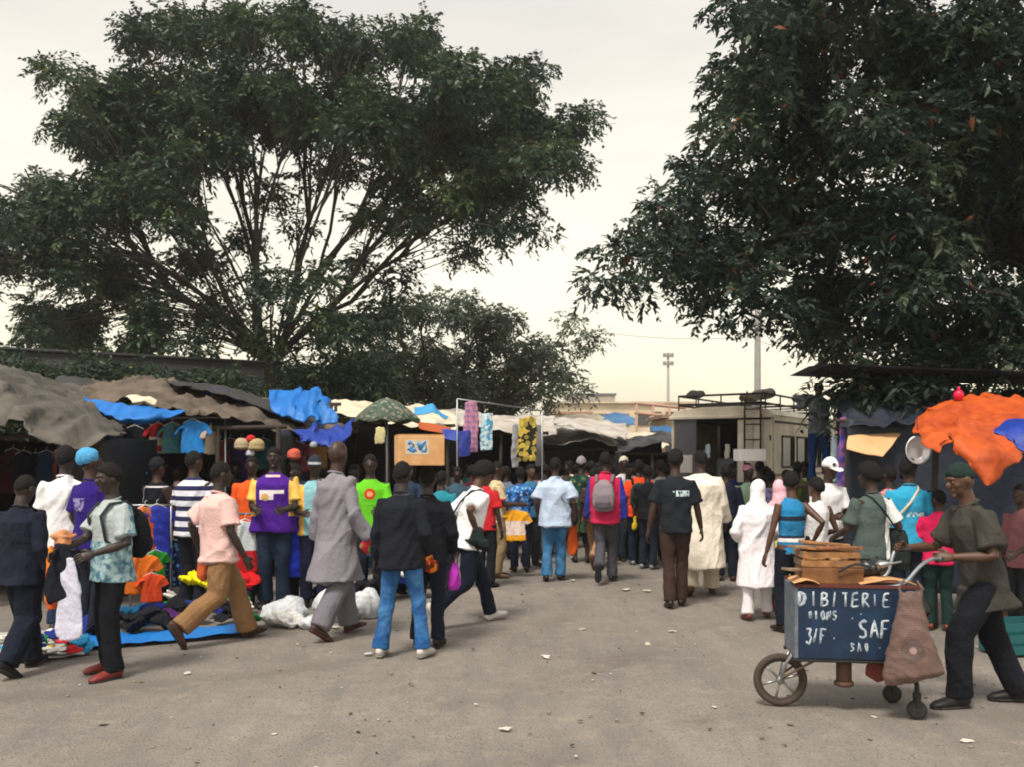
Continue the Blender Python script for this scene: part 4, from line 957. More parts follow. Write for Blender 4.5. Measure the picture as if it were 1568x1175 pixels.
# ---------------------------------------------------------------- the people, nearest first
def Pn(key, px, foot, top, *a, **k): return person(key, px, YF(foot), top, *a, **k)
cp = cloth
# --- near row on the left
Pn('navyman', 32, 1030, 724, 165, 'man in all navy clothes walking away at the left edge, head bowed', ('jacket', cp('#141b2c')), ('loose', '#12192a'), '#0d0d10', feet='step', head=(0, 22), skin=2, build=1.08, Rr=(-.28, -.05, .86), L=(.22, -.2, .95))
Pn('whiteshirt', 100, 968, 685, 178, 'man in a white short-sleeved shirt and dark jeans, back turned, third from the left edge', ('shirt', cp('#e6e6ea')), ('jeans', '#1b2b45'), '#1a1512', hair='afro', feet='stand', skin=2, L=(.22, -.25, .98), Rr=(-.26, -.05, .85))
Pn('purple', 138, 975, 690, 150, 'man in a purple t-shirt with a pale blue knotted headcloth', ('tee', cp('#2a1470', extra=[(-.07, .07, 1.18, 1.30, 1, '#8a80b0', 'worn')])), ('trousers', '#151a2a'), '#1a1512', hair='short', hat=('wrap', '#4f9fd0'), skin=0, L=(.25, -.15, .9), Rr='fwd', head=(-25, 0))
Pn('vendor', 172, 1035, 712, -42, 'man in a blue printed shirt with garments draped over his forearm', ('tee', cp('#a9c8cc', 'dye', '#3f6f88', 1.0, extra=[(-.3, .3, 1.12, 1.5, -1, '#aab4b6', 'flat')])), ('trousers', '#0b0f18'), '#7a2a26', hair='afro', feet=[(.13, -.05, 0, 0), (-.17, .06, 0, 0)],
   skin=2, L=(.20, -.24, 1.04), Rr=(-.10, -.38, 1.05), head=(-8, 8), face=True, build=1.02, hem=.79, ease=.014)
Pn('pinkshirt', 335, 985, 699, 132, 'man in a loose pale pink shirt and khaki trousers striding to the right', ('shirt', cp('#dfb9b4', dirt=.1)), ('loose', '#8d6a48'), '#43241c', hair='short', feet='long', skin=2, L=(.32, .05, .86), Rr=(-.28, -.12, .82), build=1.06, head=(-6, 6), hem=.77, ease=.012)
Pn('greyrobe', 515, 975, 672, 140, 'tall bald man in a long grey tunic and grey trousers, back turned', ('tunic', cp('#85828c', dirt=.12)), ('loose', '#74727c'), '#4a2420', hair='none', feet='step', skin=0, L=(.29, -.02, .82), Rr=(-.29, -.12, .88), head=(6, 4), hem=.50, sandal=True)
Pn('jeans', 615, 1006, 708, 168, 'man in a dark jacket and blue jeans seen from behind, nearest the middle', ('jacket', cp('#161a24', extra=[(-.3, .3, 1.452, 1.47, 1, '#7d8490', 'flat')])), ('jeans', cp('#1f5590', 'dye', '#3d78b0', .35)), '#c9c4c0', hair='short', feet=[(.19, .03, 0, 0), (-.19, -.02, .0, 0)], skin=2, L='hang', Rr=(-.20, -.10, .92), head=(0, 6), ease=.008)
Pn('boxcarrier', 655, 990, 716, 176, 'person in a black top carrying a cardboard carton on the head', ('jacket', cp('#12161f')), ('trousers', '#141c2c'), '#1a1512', hair='short', skin=2, feet='stand', L=(.24, -.14, .88), Rr=(-.24, -.1, .9))
Pn('whitetee', 716, 957, 706, 122, 'person in a white t-shirt and dark trousers striding right with a strap across the back', ('tee', cp('#eeeef2', dirt=.06)), ('trousers', '#101a2a'), '#cfc9c2', hair='big', feet='long', skin=1, lean=12, L=(.26, -.10, .92), Rr=(-.23, .02, .96), head=(0, 18), H=1.76)
# --- cart pusher and the people round the cart
Pn('cartman', 1506, 1079, 724, -88, 'man in a green knit cap and dark olive-grey shirt pushing the blue cart', ('shirt', cp('#3f3d38', dirt=.25)), ('loose', '#10131c'), '#1b1418', hair='none', hat=('beanie', '#1d2f2c'), feet=[(.09, -.22, 0, 0), (-.08, .30, .0, 0)],
   lean=12, skin=1, L=(.20, -.32, 1.05), Rr=(-.17, -.47, 1.08), head=(6, 4), face=True, H=1.74, hem=.68, ease=.006, grip=62, build=.97)
Pn('bluetank', 1212, 968, 724, -168, 'bare-armed woman in a blue and white banded tank top behind the cart', ('tank', cp('#1f7fb5', extra=[(-.3, .3, .99, 1.03, 0, '#e6e6e6', 'flat'), (-.3, .3, .84, .865, 0, '#dfe3e6', 'flat'), (-.3, .3, 1.22, 1.27, 0, '#16263c', 'flat'), (-.3, .3, 1.03, 1.06, 0, '#142840', 'flat')])), ('trousers', '#101726'), '#2a1a16', hair='afro', skin=1, L=(.30, -.04, .80), Rr=(-.24, .05, 1.0), head=(-30, 6), female=True)
Pn('whitetank', 1250, 955, 733, -165, 'woman in a white tank top with a red wrap, beside the blue tank top', ('tank', cp('#e4e2e6')), ('trousers', '#231a22'), '#2a1a16', hair='afro', skin=1, L=(.24, -.20, 1.0), Rr=(-.22, -.22, 1.05), head=(20, 0), female=True)
Pn('hijab', 1160, 948, 737, 178, 'woman in a white headscarf and long white tunic with white trousers', ('tunic', cp('#efeaf0', dirt=.05)), ('trousers', cp('#e4dfe6', dirt=.08)), '#6a3a2c', hair='none', hat=('hijab', cp('#f2eef2', dirt=.04)), feet=[(.14, .10, 0, 6), (-.15, -.12, 0, 0)], skin=1, L=(.22, -.20, 1.04), Rr=(-.24, -.2, 1.05), female=True, hem=.42, ease=.025, build=1.05)
Pn('bagwoman', 1335, 985, 710, -160, 'dark-haired person with a black satchel over a white and dark top behind the crates', ('tee', cp('#e2e4e6', extra=[(-.06, .3, .7, 1.6, 0, '#4a5a58', 'flat')])), ('trousers', '#141a24'), '#1a1512', hair='big', skin=0, L=(.20, -.3, 1.02), Rr=(-.28, -.12, .95), head=(30, 10), H=1.66)
Pn('bluebagman', 1392, 960, 702, 170, 'person in a bright sky blue shirt with a cream tote on the back', ('tee', cp('#2ba3cf', extra=[(-.12, .05, 1.14, 1.19, 1, '#c6dfe8', 'worn')])), ('trousers', '#1a2334'), '#1a1512', hair='afro', skin=0, head=(-40, 0))
Pn('pinkkid', 1437, 965, 752, 160, 'youngster in a hot pink t-shirt half hidden by the man with the cart', ('tee', cp('#ee1f62')), ('trousers', '#16302e'), '#7a3b2c', hair='short', skin=0, L='fwd', Rr='hang', head=(40, 0))
Pn('whitecap', 1268, 935, 703, 12, 'person in a white baseball cap and white t-shirt facing the viewer', ('tee', cp('#e4e4e8')), ('trousers', '#1b2233'), '#1a1512', hair='short', hat=('cap', cp('#f0f0f2', extra=[(-.022, .022, 1.655, 1.70, -1, '#26323a', 'disc')])), skin=0, L='hold', Rr='hold', head=(12, 12))
Pn('maroon', 1362, 925, 715, -150, 'person in a dark red patterned top between the satchel and the sky blue shirt', ('tee', cp('#9a2f3a', 'print', '#c98a90', .8)), ('trousers', '#1a1c26'), '#1a1512', hair='short', skin=2)
Pn('edgeman', 1566, 985, 742, -70, 'person in a dusty pink shirt mostly cut off by the right edge', ('tee', cp('#8a5a5e')), ('trousers', '#1d2228'), '#1a1512', skin=0, L='fwd')
# --- middle distance, walking away
Pn('darktee', 1034, 930, 690, 172, 'man in a charcoal t-shirt with white back print', ('tee', cp('#1b2128', extra=[(-.15, -.005, 1.235, 1.30, 1, '#cfe3ea', 'worn'), (.01, .03, 1.28, 1.295, 1, '#aebec6', 'flat')])), ('trousers', '#3d2d27'), '#241a18', hair='afro', skin=0, feet=[(.06, .10, 0, 8), (-.07, -.10, 0, 0)], L=(.30, .02, .84), Rr=(-.29, -.1, .86), head=(0, 4))
Pn('creamrobe', 1073, 912, 690, 172, 'tall man in a long cream robe walking away beside the charcoal t-shirt', ('robe', cp('#e9e0d0', dirt=.08)), ('loose', cp('#d9cdb8')), '#4f2a20', hair='short', skin=0, feet=[(.13, .16, .03, 22), (-.14, -.14, 0, 0)], hem=.34, ease=.03, build=1.08, head=(8, 0), L=(.29, .04, .84), Rr=(-.3, -.15, .88))
Pn('lightblue', 850, 890, 702, 172, 'man in a pale blue shirt and jeans with a strap across his back', ('shirt', cp('#b9cbe4', dirt=.08)), ('jeans', cp('#2a6290', 'dye', '#3f7fae', .4)), '#16161a', hair='short', skin=0, feet=[(.12, .06, 0, 5), (-.06, -.12, 0, 0)], L=(.25, -.1, .9), Rr=(-.24, -.12, .92), head=(-8, 4), build=1.12, ease=.012)
Pn('greypack', 927, 892, 692, 168, 'walker with a grey backpack over a crimson and blue jacket', ('jacket', cp('#c01c4c', extra=[(-.6, -.20, .7, 1.5, 0, '#23309a', 'flat'), (.20, .6, .7, 1.5, 0, '#2a2f8a', 'flat')])), ('trousers', '#4b4a52'), '#262a34', hair='short', skin=2, feet=[(.05, .34, .16, 62), (-.07, -.16, 0, 0)], L='hang', Rr='hang', head=(0, 4))
Pn('orangepack', 978, 868, 703, 175, 'walker in a bright orange top with a dark green backpack', ('tee', cp('#f04a1c')), ('trousers', '#1c2a3c'), '#8d9298', hair='short', skin=2, feet='step')
Pn('pinkgirl', 1005, 858, 722, 178, 'person in a vivid pink top right of the orange top', ('tee', cp('#f03c80')), ('trousers', '#20202a'), '#1a1512', hair='short', skin=0, female=True)
Pn('whitecapback', 955, 858, 700, 5, 'person in a white cap and white shirt between the two backpacks', ('tee', cp('#e8e6ea')), ('trousers', '#2d2a2c'), '#1a1512', hair='short', hat=('beanie', '#e6e2d2'), skin=0)
Pn('greendress', 890, 862, 700, 176, 'woman in a dark green printed dress with a pale headcloth', ('robe', cp('#1f4a38', 'print', '#14302c', .8, c3='#5b6a3a')), ('skirt', cp('#15393c', 'print', '#214f34', .7, c3='#7a4a32')), '#1a1512', hair='short', hat=('beanie', '#8c8790'), skin=2, female=True, hem=.5)
Pn('strawpants', 910, 870, 712, 160, 'person in light brown trousers striding ahead of the grey backpack', ('tee', cp('#3a2e2a')), ('trousers', '#a07c5c'), '#6a4030', skin=0, feet='long')
Pn('yellowbag', 992, 872, 714, 150, 'slim person in a black top just left of the man in the charcoal t-shirt', ('tee', cp('#15181f')), ('trousers', '#16202e'), '#7d828a', skin=2)
# --- sellers standing in the left stalls, facing out
Pn('blacktank', 240, 925, 703, 150, 'man in a black tank top with white piping', ('tank', cp('#0f1420', extra=[(-.6, .6, 1.40, 1.418, 0, '#d8d4d8', 'flat'), (.10, .125, 1.2, 1.42, 0, '#d8d4d8', 'flat')])), ('trousers', '#10131c'), '#14100e', hair='short', hat=('cap', cp('#181c24')), skin=0, L='fwd', Rr='hold', build=1.1)
Pn('striped', 296, 938, 692, 165, 'man in a navy and white hooped shirt left of the pale pink shirt', ('tee', cp('#e6e9f2', 'stripes', '#1c2450', .95)), ('trousers', '#131826'), '#14100e', hair='short', skin=0, L='fwd', Rr='hang', head=(-20, 0), build=1.12)
Pn('jersey', 420, 930, 686, 4, 'man facing out in a purple and gold long-sleeved jersey', ('tee', cp('#4a1a8a', extra=[(-.6, -.175, 1.0, 1.6, 0, '#f2c463', 'flat'), (.175, .6, 1.0, 1.6, 0, '#f2c463', 'flat'), (-.13, .13, 1.245, 1.285, -1, '#efe6ea', 'flat'), (-.13, .02, 1.18, 1.25, -1, '#e9dfe0', 'flat'), (-.11, -.03, 1.17, 1.25, -1, '#dcae62', 'disc'), (-.08, .08, 1.425, 1.45, -1, '#e9c9c0', 'flat')])), ('jeans', '#1a2b40'), '#14100e', hair='short', skin=2, L=(.16, -.30, 1.08), Rr=(-.14, -.30, 1.08), face=True, build=1.2, ease=.012)
Pn('orangetop', 386, 915, 700, 8, 'man in a plain orange top behind the purple and gold jersey', ('tee', cp('#f05a18')), ('trousers', '#14202c'), '#14100e', skin=2, L='hold', Rr='hang')
Pn('yellowsleeve', 482, 928, 700, 10, 'man in a dark cap with a yellow-sleeved pale blue shirt', ('tee', cp('#86bcc8', extra=[(-.6, -.12, .7, 1.6, 0, '#efb850', 'flat'), (.12, .6, .7, 1.6, 0, '#efb850', 'flat')])), ('trousers', '#131a33'), '#14100e', hat=('cap', cp('#2a3038', extra=[(-.08, .08, 1.66, 1.685, 0, '#c9cdd2', 'flat')])), skin=2, L=(.15, -.28, 1.05), Rr='hold', build=1.1)
Pn('green', 567, 925, 697, 6, 'man in a lime green t-shirt with a round red badge', ('tee', cp('#63c41e', extra=[(-.065, .065, 1.225, 1.355, -1, '#c43a1c', 'disc'), (-.035, .035, 1.26, 1.32, -1, '#e8a070', 'disc')])), ('trousers', '#161c2a'), '#14100e', hair='short', skin=2, L='hold', Rr='hang', build=1.08)
Pn('beige', 760, 885, 708, 100, 'man in a beige shirt with a red chest band and khaki trousers, facing right', ('tee', cp('#cfb994', extra=[(-.3, .3, 1.16, 1.20, 0, '#d05a48', 'flat')])), ('loose', '#8f7b5a'), '#6a503a', hair='short', skin=0, L='hold', Rr='hold', build=1.05)
Pn('blueprint', 797, 876, 716, -172, 'person in a blue patterned shirt beside the man in beige', ('tee', cp('#2f74c4', 'print', '#173a78', 1.1, c3='#7fb5dd')), ('trousers', '#1a2236'), '#14100e', skin=2, L='hang', Rr='hold')
Pn('brownhead', 812, 868, 712, 30, 'person in a steel blue top between the blue pattern and the pale blue shirt', ('tee', cp('#2c6f98')), ('trousers', '#20242c'), '#14100e', skin=1)
Pn('redbag', 742, 900, 716, 150, 'person in a scarlet top half hidden behind the white t-shirt', ('tee', cp('#c01f28')), ('trousers', '#141821'), '#14100e', skin=2)
Pn('tealstrap', 676, 905, 722, 160, 'person in a teal shirt between the carton carrier and the white t-shirt', ('tee', cp('#1c8496')), ('trousers', '#141821'), '#14100e', skin=2)
# --- on and round the van
person('climber', 1254, 14.2, 602, 160, 'man in a grey shirt and blue shorts standing high on the van ladder, head bowed', ('long', cp('#6f7480', 'dye', '#4a505c', .8)), ('jeans', '#1d3f78'), '#7a2c28', hair='short', hat=None, skin=0, z0=1.34, L=(.16, -.4, 1.45), Rr=(-.2, -.4, 1.5), lean=8, feet=[(.12, -.1, .0, 0), (-.12, .12, .12, 20)], head=(20, 15), H=1.55)
Pn('boxhead', 1146, 880, 712, 10, 'person in a sage green shirt with a white box balanced on the head', ('tee', cp('#7f9c84')), ('trousers', '#141c2c'), '#14100e', hair='none', hat=('wrap', cp('#c98aa6', 'stripes', '#5a1f38', .6)), skin=2, L='hang', Rr='hold')
Pn('pinkscarf', 1194, 935, 738, 172, 'woman in a pink headscarf and yellow top behind the white tunic', ('tee', cp('#e8d94a')), ('skirt', cp('#3a5a3c', 'print', '#d9c87a', .8, c3='#a03a50')), '#8a3048', hair='none', hat=('hijab', cp('#f0b8c6')), skin=0, female=True, head=(-20, 0))
Pn('bluedark', 1112, 890, 712, 176, 'person in dark navy between the cream robe and the white box', ('long', cp('#121a2e')), ('trousers', '#101626'), '#3a1a14', skin=2)
Pn('pinksliver', 1094, 880, 735, 176, 'short person in bright pink peeping out beside the cream robe', ('tee', cp('#e8407a')), ('trousers', '#101626'), '#7a2a26', skin=2)
Pn('lavender', 1180, 878, 722, 176, 'person in a lavender checked shirt behind the pink headscarf', ('tee', cp('#a9a4d0', 'check', '#6a66a0', 1)), ('trousers', '#101626'), '#14100e', skin=2)
Pn('headone', 1222, 868, 708, 170, 'person in an olive top standing against the side of the van', ('tee', cp('#77803c')), ('trousers', '#101626'), '#14100e', skin=2)
Pn('headtwo', 1163, 862, 706, 150, 'dark figure in black just right of the white box', ('tee', cp('#14161c')), ('trousers', '#101626'), '#14100e', skin=2)
Pn('greentank', 1300, 905, 722, 150, 'person in a dark green vest between the white cap and the satchel', ('tank', cp('#10352c')), ('trousers', '#1a3aa0'), '#14100e', skin=2)
Pn('redkid', 1322, 900, 735, 170, 'short person in a red shirt under the tan canvas', ('tee', cp('#a8232a')), ('trousers', '#20242c'), '#14100e', skin=2)
# --- background crowd, faces and backs deep in the lane
crowd = [(700, 14.6, 716, 20, '#3a5568', 'slate'), (722, 16, 712, 170, '#5a2430', 'wine red'), (835, 17, 712, 170, '#2c3440', 'graphite'), (868, 18, 708, 10, '#4a3a34', 'umber'), (905, 18.5, 706, 178, '#d9d6d0', 'off white'),
         (940, 19, 712, 170, '#1f2c44', 'midnight blue'), (968, 20, 710, 20, '#7a6a3a', 'mustard brown'), (1018, 18, 712, 178, '#232830', 'coal grey'), (1040, 19, 714, 170, '#5c5048', 'taupe'), (882, 21, 712, 160, '#5a6a8a', 'steel'),
         (360, 13.6, 706, 15, '#20242c', 'black'), (445, 13.4, 702, 0, '#30405a', 'denim blue'), (455, 12.9, 712, -20, '#d8d8d8', 'white'), (520, 14.2, 704, 10, '#3a2a24', 'cocoa'), (205, 13.0, 715, 160, '#2f7a5c', 'sea green'), (178, 12.4, 718, 30, '#4a2c50', 'plum'),
         (270, 13.4, 712, 20, '#23262e', 'smoke black'), (1380, 12.2, 716, 150, '#3c3040', 'aubergine'), (1410, 12.8, 722, 170, '#54362c', 'chestnut'), (1240, 15.0, 716, 160, '#3a4a30', 'moss'), (625, 14.8, 712, 20, '#2a3a50', 'ink blue'),
         (1298, 13.5, 716, 20, '#45506a', 'dusk blue'), (775, 16.5, 714, 170, '#64748c', 'grey blue'), (1075, 18.5, 716, 150, '#30282c', 'dark brown'), (545, 13.9, 712, -30, '#6a5a30', 'khaki')]
r_ = np.random.default_rng(77); names = ['brick', 'ash grey', 'teal', 'ochre', 'bottle green', 'indigo', 'pale pink', 'faded black', 'cream', 'scarlet', 'cobalt', 'tan', 'violet', 'stone']
hexs = ['#8a3c2c', '#8f8c88', '#1f6a70', '#a8782c', '#173c2a', '#2a2a6a', '#d8a8ac', '#1e1e22', '#d8ccb4', '#b8202a', '#1f4ca8', '#a88a64', '#5a3a80', '#a8a094']
for i, px in enumerate([655, 690, 712, 735, 752, 782, 822, 848, 872, 898, 915, 932, 948, 962, 985, 1012, 1028, 1050, 1085, 1120, 1172, 1205, 1232, 1310, 1345, 1375, 1402, 1418]):
    crowd.append((px, (15.5 + r_.uniform(0, 6)) if px < 1060 else (15.8 if px < 1240 else 13.2 + r_.uniform(-.6, 1)), 704 + r_.uniform(0, 16), [175, 10, 160, -160, 30, 90][i % 6], hexs[i % 14], names[i % 14] + (' plain' if i >= 14 else ' faded')))
for i, (px, Y, top, yw, colr, cn) in enumerate(crowd):
    place = 'among the left stalls' if px < 640 else ('deep in the crowded lane' if px < 1060 else 'near the van and right stalls')
    sx = ['upright', 'half-turned', 'round-shouldered'][i % 3]
    person('crowd%d' % i, px, Y, top, yw, f'{sx} background figure in a {cn} top {place}', ('tee' if i % 3 else 'long', cp(colr)), ('trousers', ['#141a26', '#1c1a1e', '#22303e'][i % 3]), '#14100e',
           hair=['short', 'afro', 'short'][i % 3], skin=[2, 0, 2][i % 3], L=['hang', 'hold', 'fwd'][i % 3], Rr=['hold', 'hang', 'hang'][(i + 1) % 3], head=([-20, 0, 25][i % 3], 5), group='crowd in the market lane', feet=['stand', 'step', 'stand'][i % 3])

# ---------------------------------------------------------------- what they carry
backpack('vendor', '#0c0f16', 'black backpack on the man in the blue printed shirt', '#2a2f38')
backpack('greypack', '#8a7f88', 'grey backpack over the crimson jacket', '#6c6470')
backpack('orangepack', '#1d3a36', 'dark green backpack on the orange top', '#14201f')
shoulder_bag('lightblue', '#2a1c1e', 'dark bag slung at the right hip of the man in pale blue', s=-1, strap='#1c2030', z=.02)
shoulder_bag('whitetee', '#14181c', 'black bag on a long strap against the white t-shirt', s=1, strap='#22262c', z=.02)
shoulder_bag('bluebagman', '#cfc3a8', 'cream cloth tote hanging on the sky blue shirt', s=1, size=(.17, .06, .20), strap='#d8d0bc', z=.03)
shoulder_bag('bagwoman', '#232a2a', 'large black satchel hanging from the white and dark top', s=-1, size=(.2, .07, .20), strap='#20262a', z=.0, drop=.02)
held_cloth('vendor', 1, cp('#0d1220'), 'black garment draped over the forearm of the man in the blue printed shirt', drop=.40, w=.17, seed=2, off=(.03, 0, .02))
held_cloth('vendor', 1, cp('#c9c9dc', dirt=.1), 'white garment trailing below the black one on his forearm', drop=.62, w=.13, seed=4, off=(.10, .03, -.08), thick=.03)
held_cloth('vendor', 1, cp('#f0981c', 'dye', '#c9501c', .5), 'orange garment hanging at the left of the draped black one', drop=.48, w=.07, seed=6, off=(-.13, -.02, 0), thick=.03)
held_cloth('vendor', 1, cp('#c98a62'), 'folded tan cloth on top of the garments on his forearm', drop=.0, w=.12, seed=7, off=(-.04, .04, .12), thick=.06)
held_cloth('purple', 0, cp('#ee3f9a'), 'small bright pink cloth hanging from the hand behind the man in navy', drop=.28, w=.05, seed=8)
held_cloth('pinkshirt', 0, cp('#d8642c', 'dye', '#a03a20', .8), 'rust orange garment over the arm of the man in the pale pink shirt', drop=.46, w=.07, seed=9, off=(.03, -.05, .16))
held_cloth('jeans', 1, cp('#f08a1c', 'print', '#b02c18', .9, c3='#3a1410'), 'orange and red printed cloth in the hand of the man in jeans', drop=.13, w=.13, seed=10, thick=.06)
carrier_bag('boxcarrier', 1, '#c030c0', 'magenta plastic bag hanging from the carton carrier', size=(.11, .05, .28))
carrier_bag('whitetee', 0, '#cfd3e0', 'thin white carrier bag hanging by the dark trousers of the white t-shirt', size=(.12, .05, .34))
held_cloth('whitetee', 1, cp('#1c2b28'), 'dark green jacket carried by the person in the white t-shirt', drop=.14, w=.15, seed=11, thick=.06)
held_cloth('greyrobe', 1, cp('#2f8fc8', 'print', '#c02a3c', .6, c3='#3f9a44'), 'bunch of red, green and blue cloth beside the hand of the man in grey', drop=.12, w=.10, seed=12, thick=.05)
held_cloth('lightblue', 1, cp('#e8601c'), 'long orange cloth hanging beside the jeans of the man in pale blue', drop=.55, w=.09, seed=13)
held_cloth('yellowbag', 0, cp('#e8c820'), 'yellow cloth held between the orange top and the charcoal t-shirt', drop=.2, w=.05, seed=14)
held_cloth('whitetank', 1, cp('#d01c24'), 'scarlet cloth over the arm of the woman in the white tank top', drop=.30, w=.13, seed=15, off=(-.02, 0, .14))
# cartons carried on heads
def carton(c, hx, hy, hz, rz, mat, label, prints=None, tilt=0):
    rt = thing('carton', c, rz); rt.rotation_euler.x = tilt; tag(rt, label, 'box')
    v = Vol(); v.box((0, 0, hz), (hx, hy, hz)); v.build('box', mat, rt, smooth=False, bevel=.008)
    v = Vol(); v.box((0, -hy * .01, 2 * hz + .003), (hx * 1.0, hy * .08, .002)); v.build('tape', solid('brown_tape', '#b0926a', .4), rt, smooth=False)
    for sx in (-1, 1):
        v = Vol(); v.box((sx * hx * .5, 0, 2 * hz + .006), (hx * .48, hy * .985, .003)); v.build('flap', mat, rt, smooth=False)
    for (x0, x1, z0, z1, cc) in prints or []:
        v = Vol(); v.box(((x0 + x1) / 2, -hy - .002, (z0 + z1) / 2), ((x1 - x0) / 2, .0015, (z1 - z0) / 2)); v.build('label', solid('ink' + cc, cc, .6), rt, smooth=False)
    return rt
CARD = solid('corrugated_card', '#d6a878', .85, noise=.35, c2='#bd8a58', scale=5, bump=.15)
c = W(641, 714, YF(995)); 
cb_ = carton((c.x, c.y + .05, CH - (714 - HY) / F * c.y + .0), .205, .16, .135, R(14), CARD, 'brown cardboard carton with a blue printed mark carried on the head')
for pts, cc in (([(-.10, .19), (-.08, .21), (-.05, .19), (-.07, .16), (-.10, .15), (-.06, .13), (-.03, .14)], '#2a7fc4'), ([(.0, .14), (.03, .19), (.05, .21), (.06, .17), (.05, .13), (.02, .135)], '#2e86c8'), ([(-.02, .20), (.0, .18), (-.01, .16)], '#3a8fc8')):
    v = Vol(); v.loft([(x - .02, -.1635, z) for x, z in pts], .014, .0015, hint=(0, 0, 1), seg=6, cap=.1); v.build('printed_mark', solid('blue_ink' , cc, .6), cb_)
v = Vol(); v.box((-.04, -.1605, .165), (.105, .0012, .065)); v.build('label', solid('pale_ink', '#c9bfae', .6), cb_, smooth=False)
c = W(1148, 707, YF(880)); carton((c.x, c.y, c.z), .20, .16, .085, R(4), solid('white_board', '#e9e6e2', .8, noise=.1), 'white box balanced on the head of the person in sage green')
# ---------------------------------------------------------------- garments on show
def tshirt_me(name, seed, dress=False, trouser=False, small=1.0):
    v = Vol(); s = small
    if trouser:
        v.loft([(0, 0, 0), (0, 0, -.12)], [.17, .19], [.03, .035], seg=12, cap=.1)
        for q in (-1, 1): v.loft([(q * .09, 0, -.05), (q * .11, 0, -.45), (q * .12, 0, -.9)], [.10, .085, .075], [.03, .028, .025], seg=10, cap=.1)
    else:
        L_ = -.62 if not dress else -.85
        v.loft([(0, 0, L_), (0, 0, L_ * .55), (0, 0, -.2), (0, 0, -.05), (0, 0, .0)], [.24 if not dress else .27, .22, .21, .17, .09], [.035, .035, .035, .03, .02], seg=16, cap=.1)
        for q in (-1, 1): v.loft([(q * .12, 0, -.07), (q * .24, 0, -.15), (q * .31, 0, -.27)], [.085, .08, .085], [.028, .026, .024], hint=(0, 1, 0) if 0 else (.6, 0, .8), seg=10, cap=.1)
    me = v.remesh(name, .016, 3, folds(.014, 18, 3, seed)); me.transform(Matrix.Scale(s, 4)); return me
GM = {'t_shirt': tshirt_me('t_shirt', 1), 'dress': tshirt_me('dress', 2, dress=True), 'trousers': tshirt_me('trousers', 3, trouser=True)}
def strip_me(w_, h_, seed):
    v = Vol(); v.loft([(0, 0, 0), (.01, 0, -h_ * .3), (-.01, 0, -h_ * .7), (0, 0, -h_)], [w_ * .8, w_ * .95, w_, w_ * .95], [.02, .025, .025, .015], seg=14, cap=.1)
    return v.remesh('cloth', .014, 2, folds(.013, 22, 2, seed))
hang_me = None
def hanger_mesh():
    v = Vol(); v.loft([(-.17, 0, -.045), (-.09, 0, .0), (0, 0, .035), (.09, 0, .0), (.17, 0, -.045)], .008, hint=(0, 1, 0), seg=6); v.loft([(0, 0, .03), (0, 0, .08), (.02, 0, .10), (.03, 0, .085)], .004, hint=(0, 1, 0), seg=5)
    return v.mesh('hanger')
HG = hanger_mesh(); HGM = solid('pale_plastic', '#d9d9d9', .4)
def garment(kind, c, mat, label, rz=0, sc=1.0, group='garments hung for sale', hanger=True, tilt=0):
    me = GM[kind]; 
    if not me.materials: me.materials.append(mat)
    o = bpy.data.objects.new(kind, me); COL.objects.link(o); o.location = c; o.rotation_euler = (tilt, 0, rz); o.scale = (sc, sc, sc)
    o.material_slots[0].link = 'OBJECT'; o.material_slots[0].material = mat
    tag(o, label, 'garment', group)
    if hanger and kind != 'trousers': link('hanger', HG, HGM, o)
    return o
rail_n = [0]
def rail(pa, pb, label):
    a, b = np.array(pa), np.array(pb); rt = thing('clothes_rail', (a + b) / 2); rt.location.z = 0; tag(rt, label, 'clothes rail'); O = np.array(rt.location)
    v = Vol(); v.bar(a - O, b - O, .014); v.build('bar', STEEL, rt)
    for q in (a, b):
        v = Vol(); v.bar(np.array((q[0], q[1], 0)) - O, q - O, .014); v.build('upright', STEEL, rt)
rail(W(360, 788, 11.1), W(500, 788, 11.1), 'low clothes rail in front of the purple and gold jersey')
rail(W(165, 642, 12.9), W(345, 640, 13.0), 'high clothes rail under the bright blue slung tarpaulin')
rail(W(200, 775, 10.6), W(262, 775, 10.8), 'short rail of bright garments behind the man with draped clothes')
rail(W(700, 612, 15.2), W(830, 630, 16.0), 'high pole with printed cloths over the lane')
rail(W(508, 800, 11.6), W(600, 800, 11.6), 'low rail between the man in grey and the man in jeans')
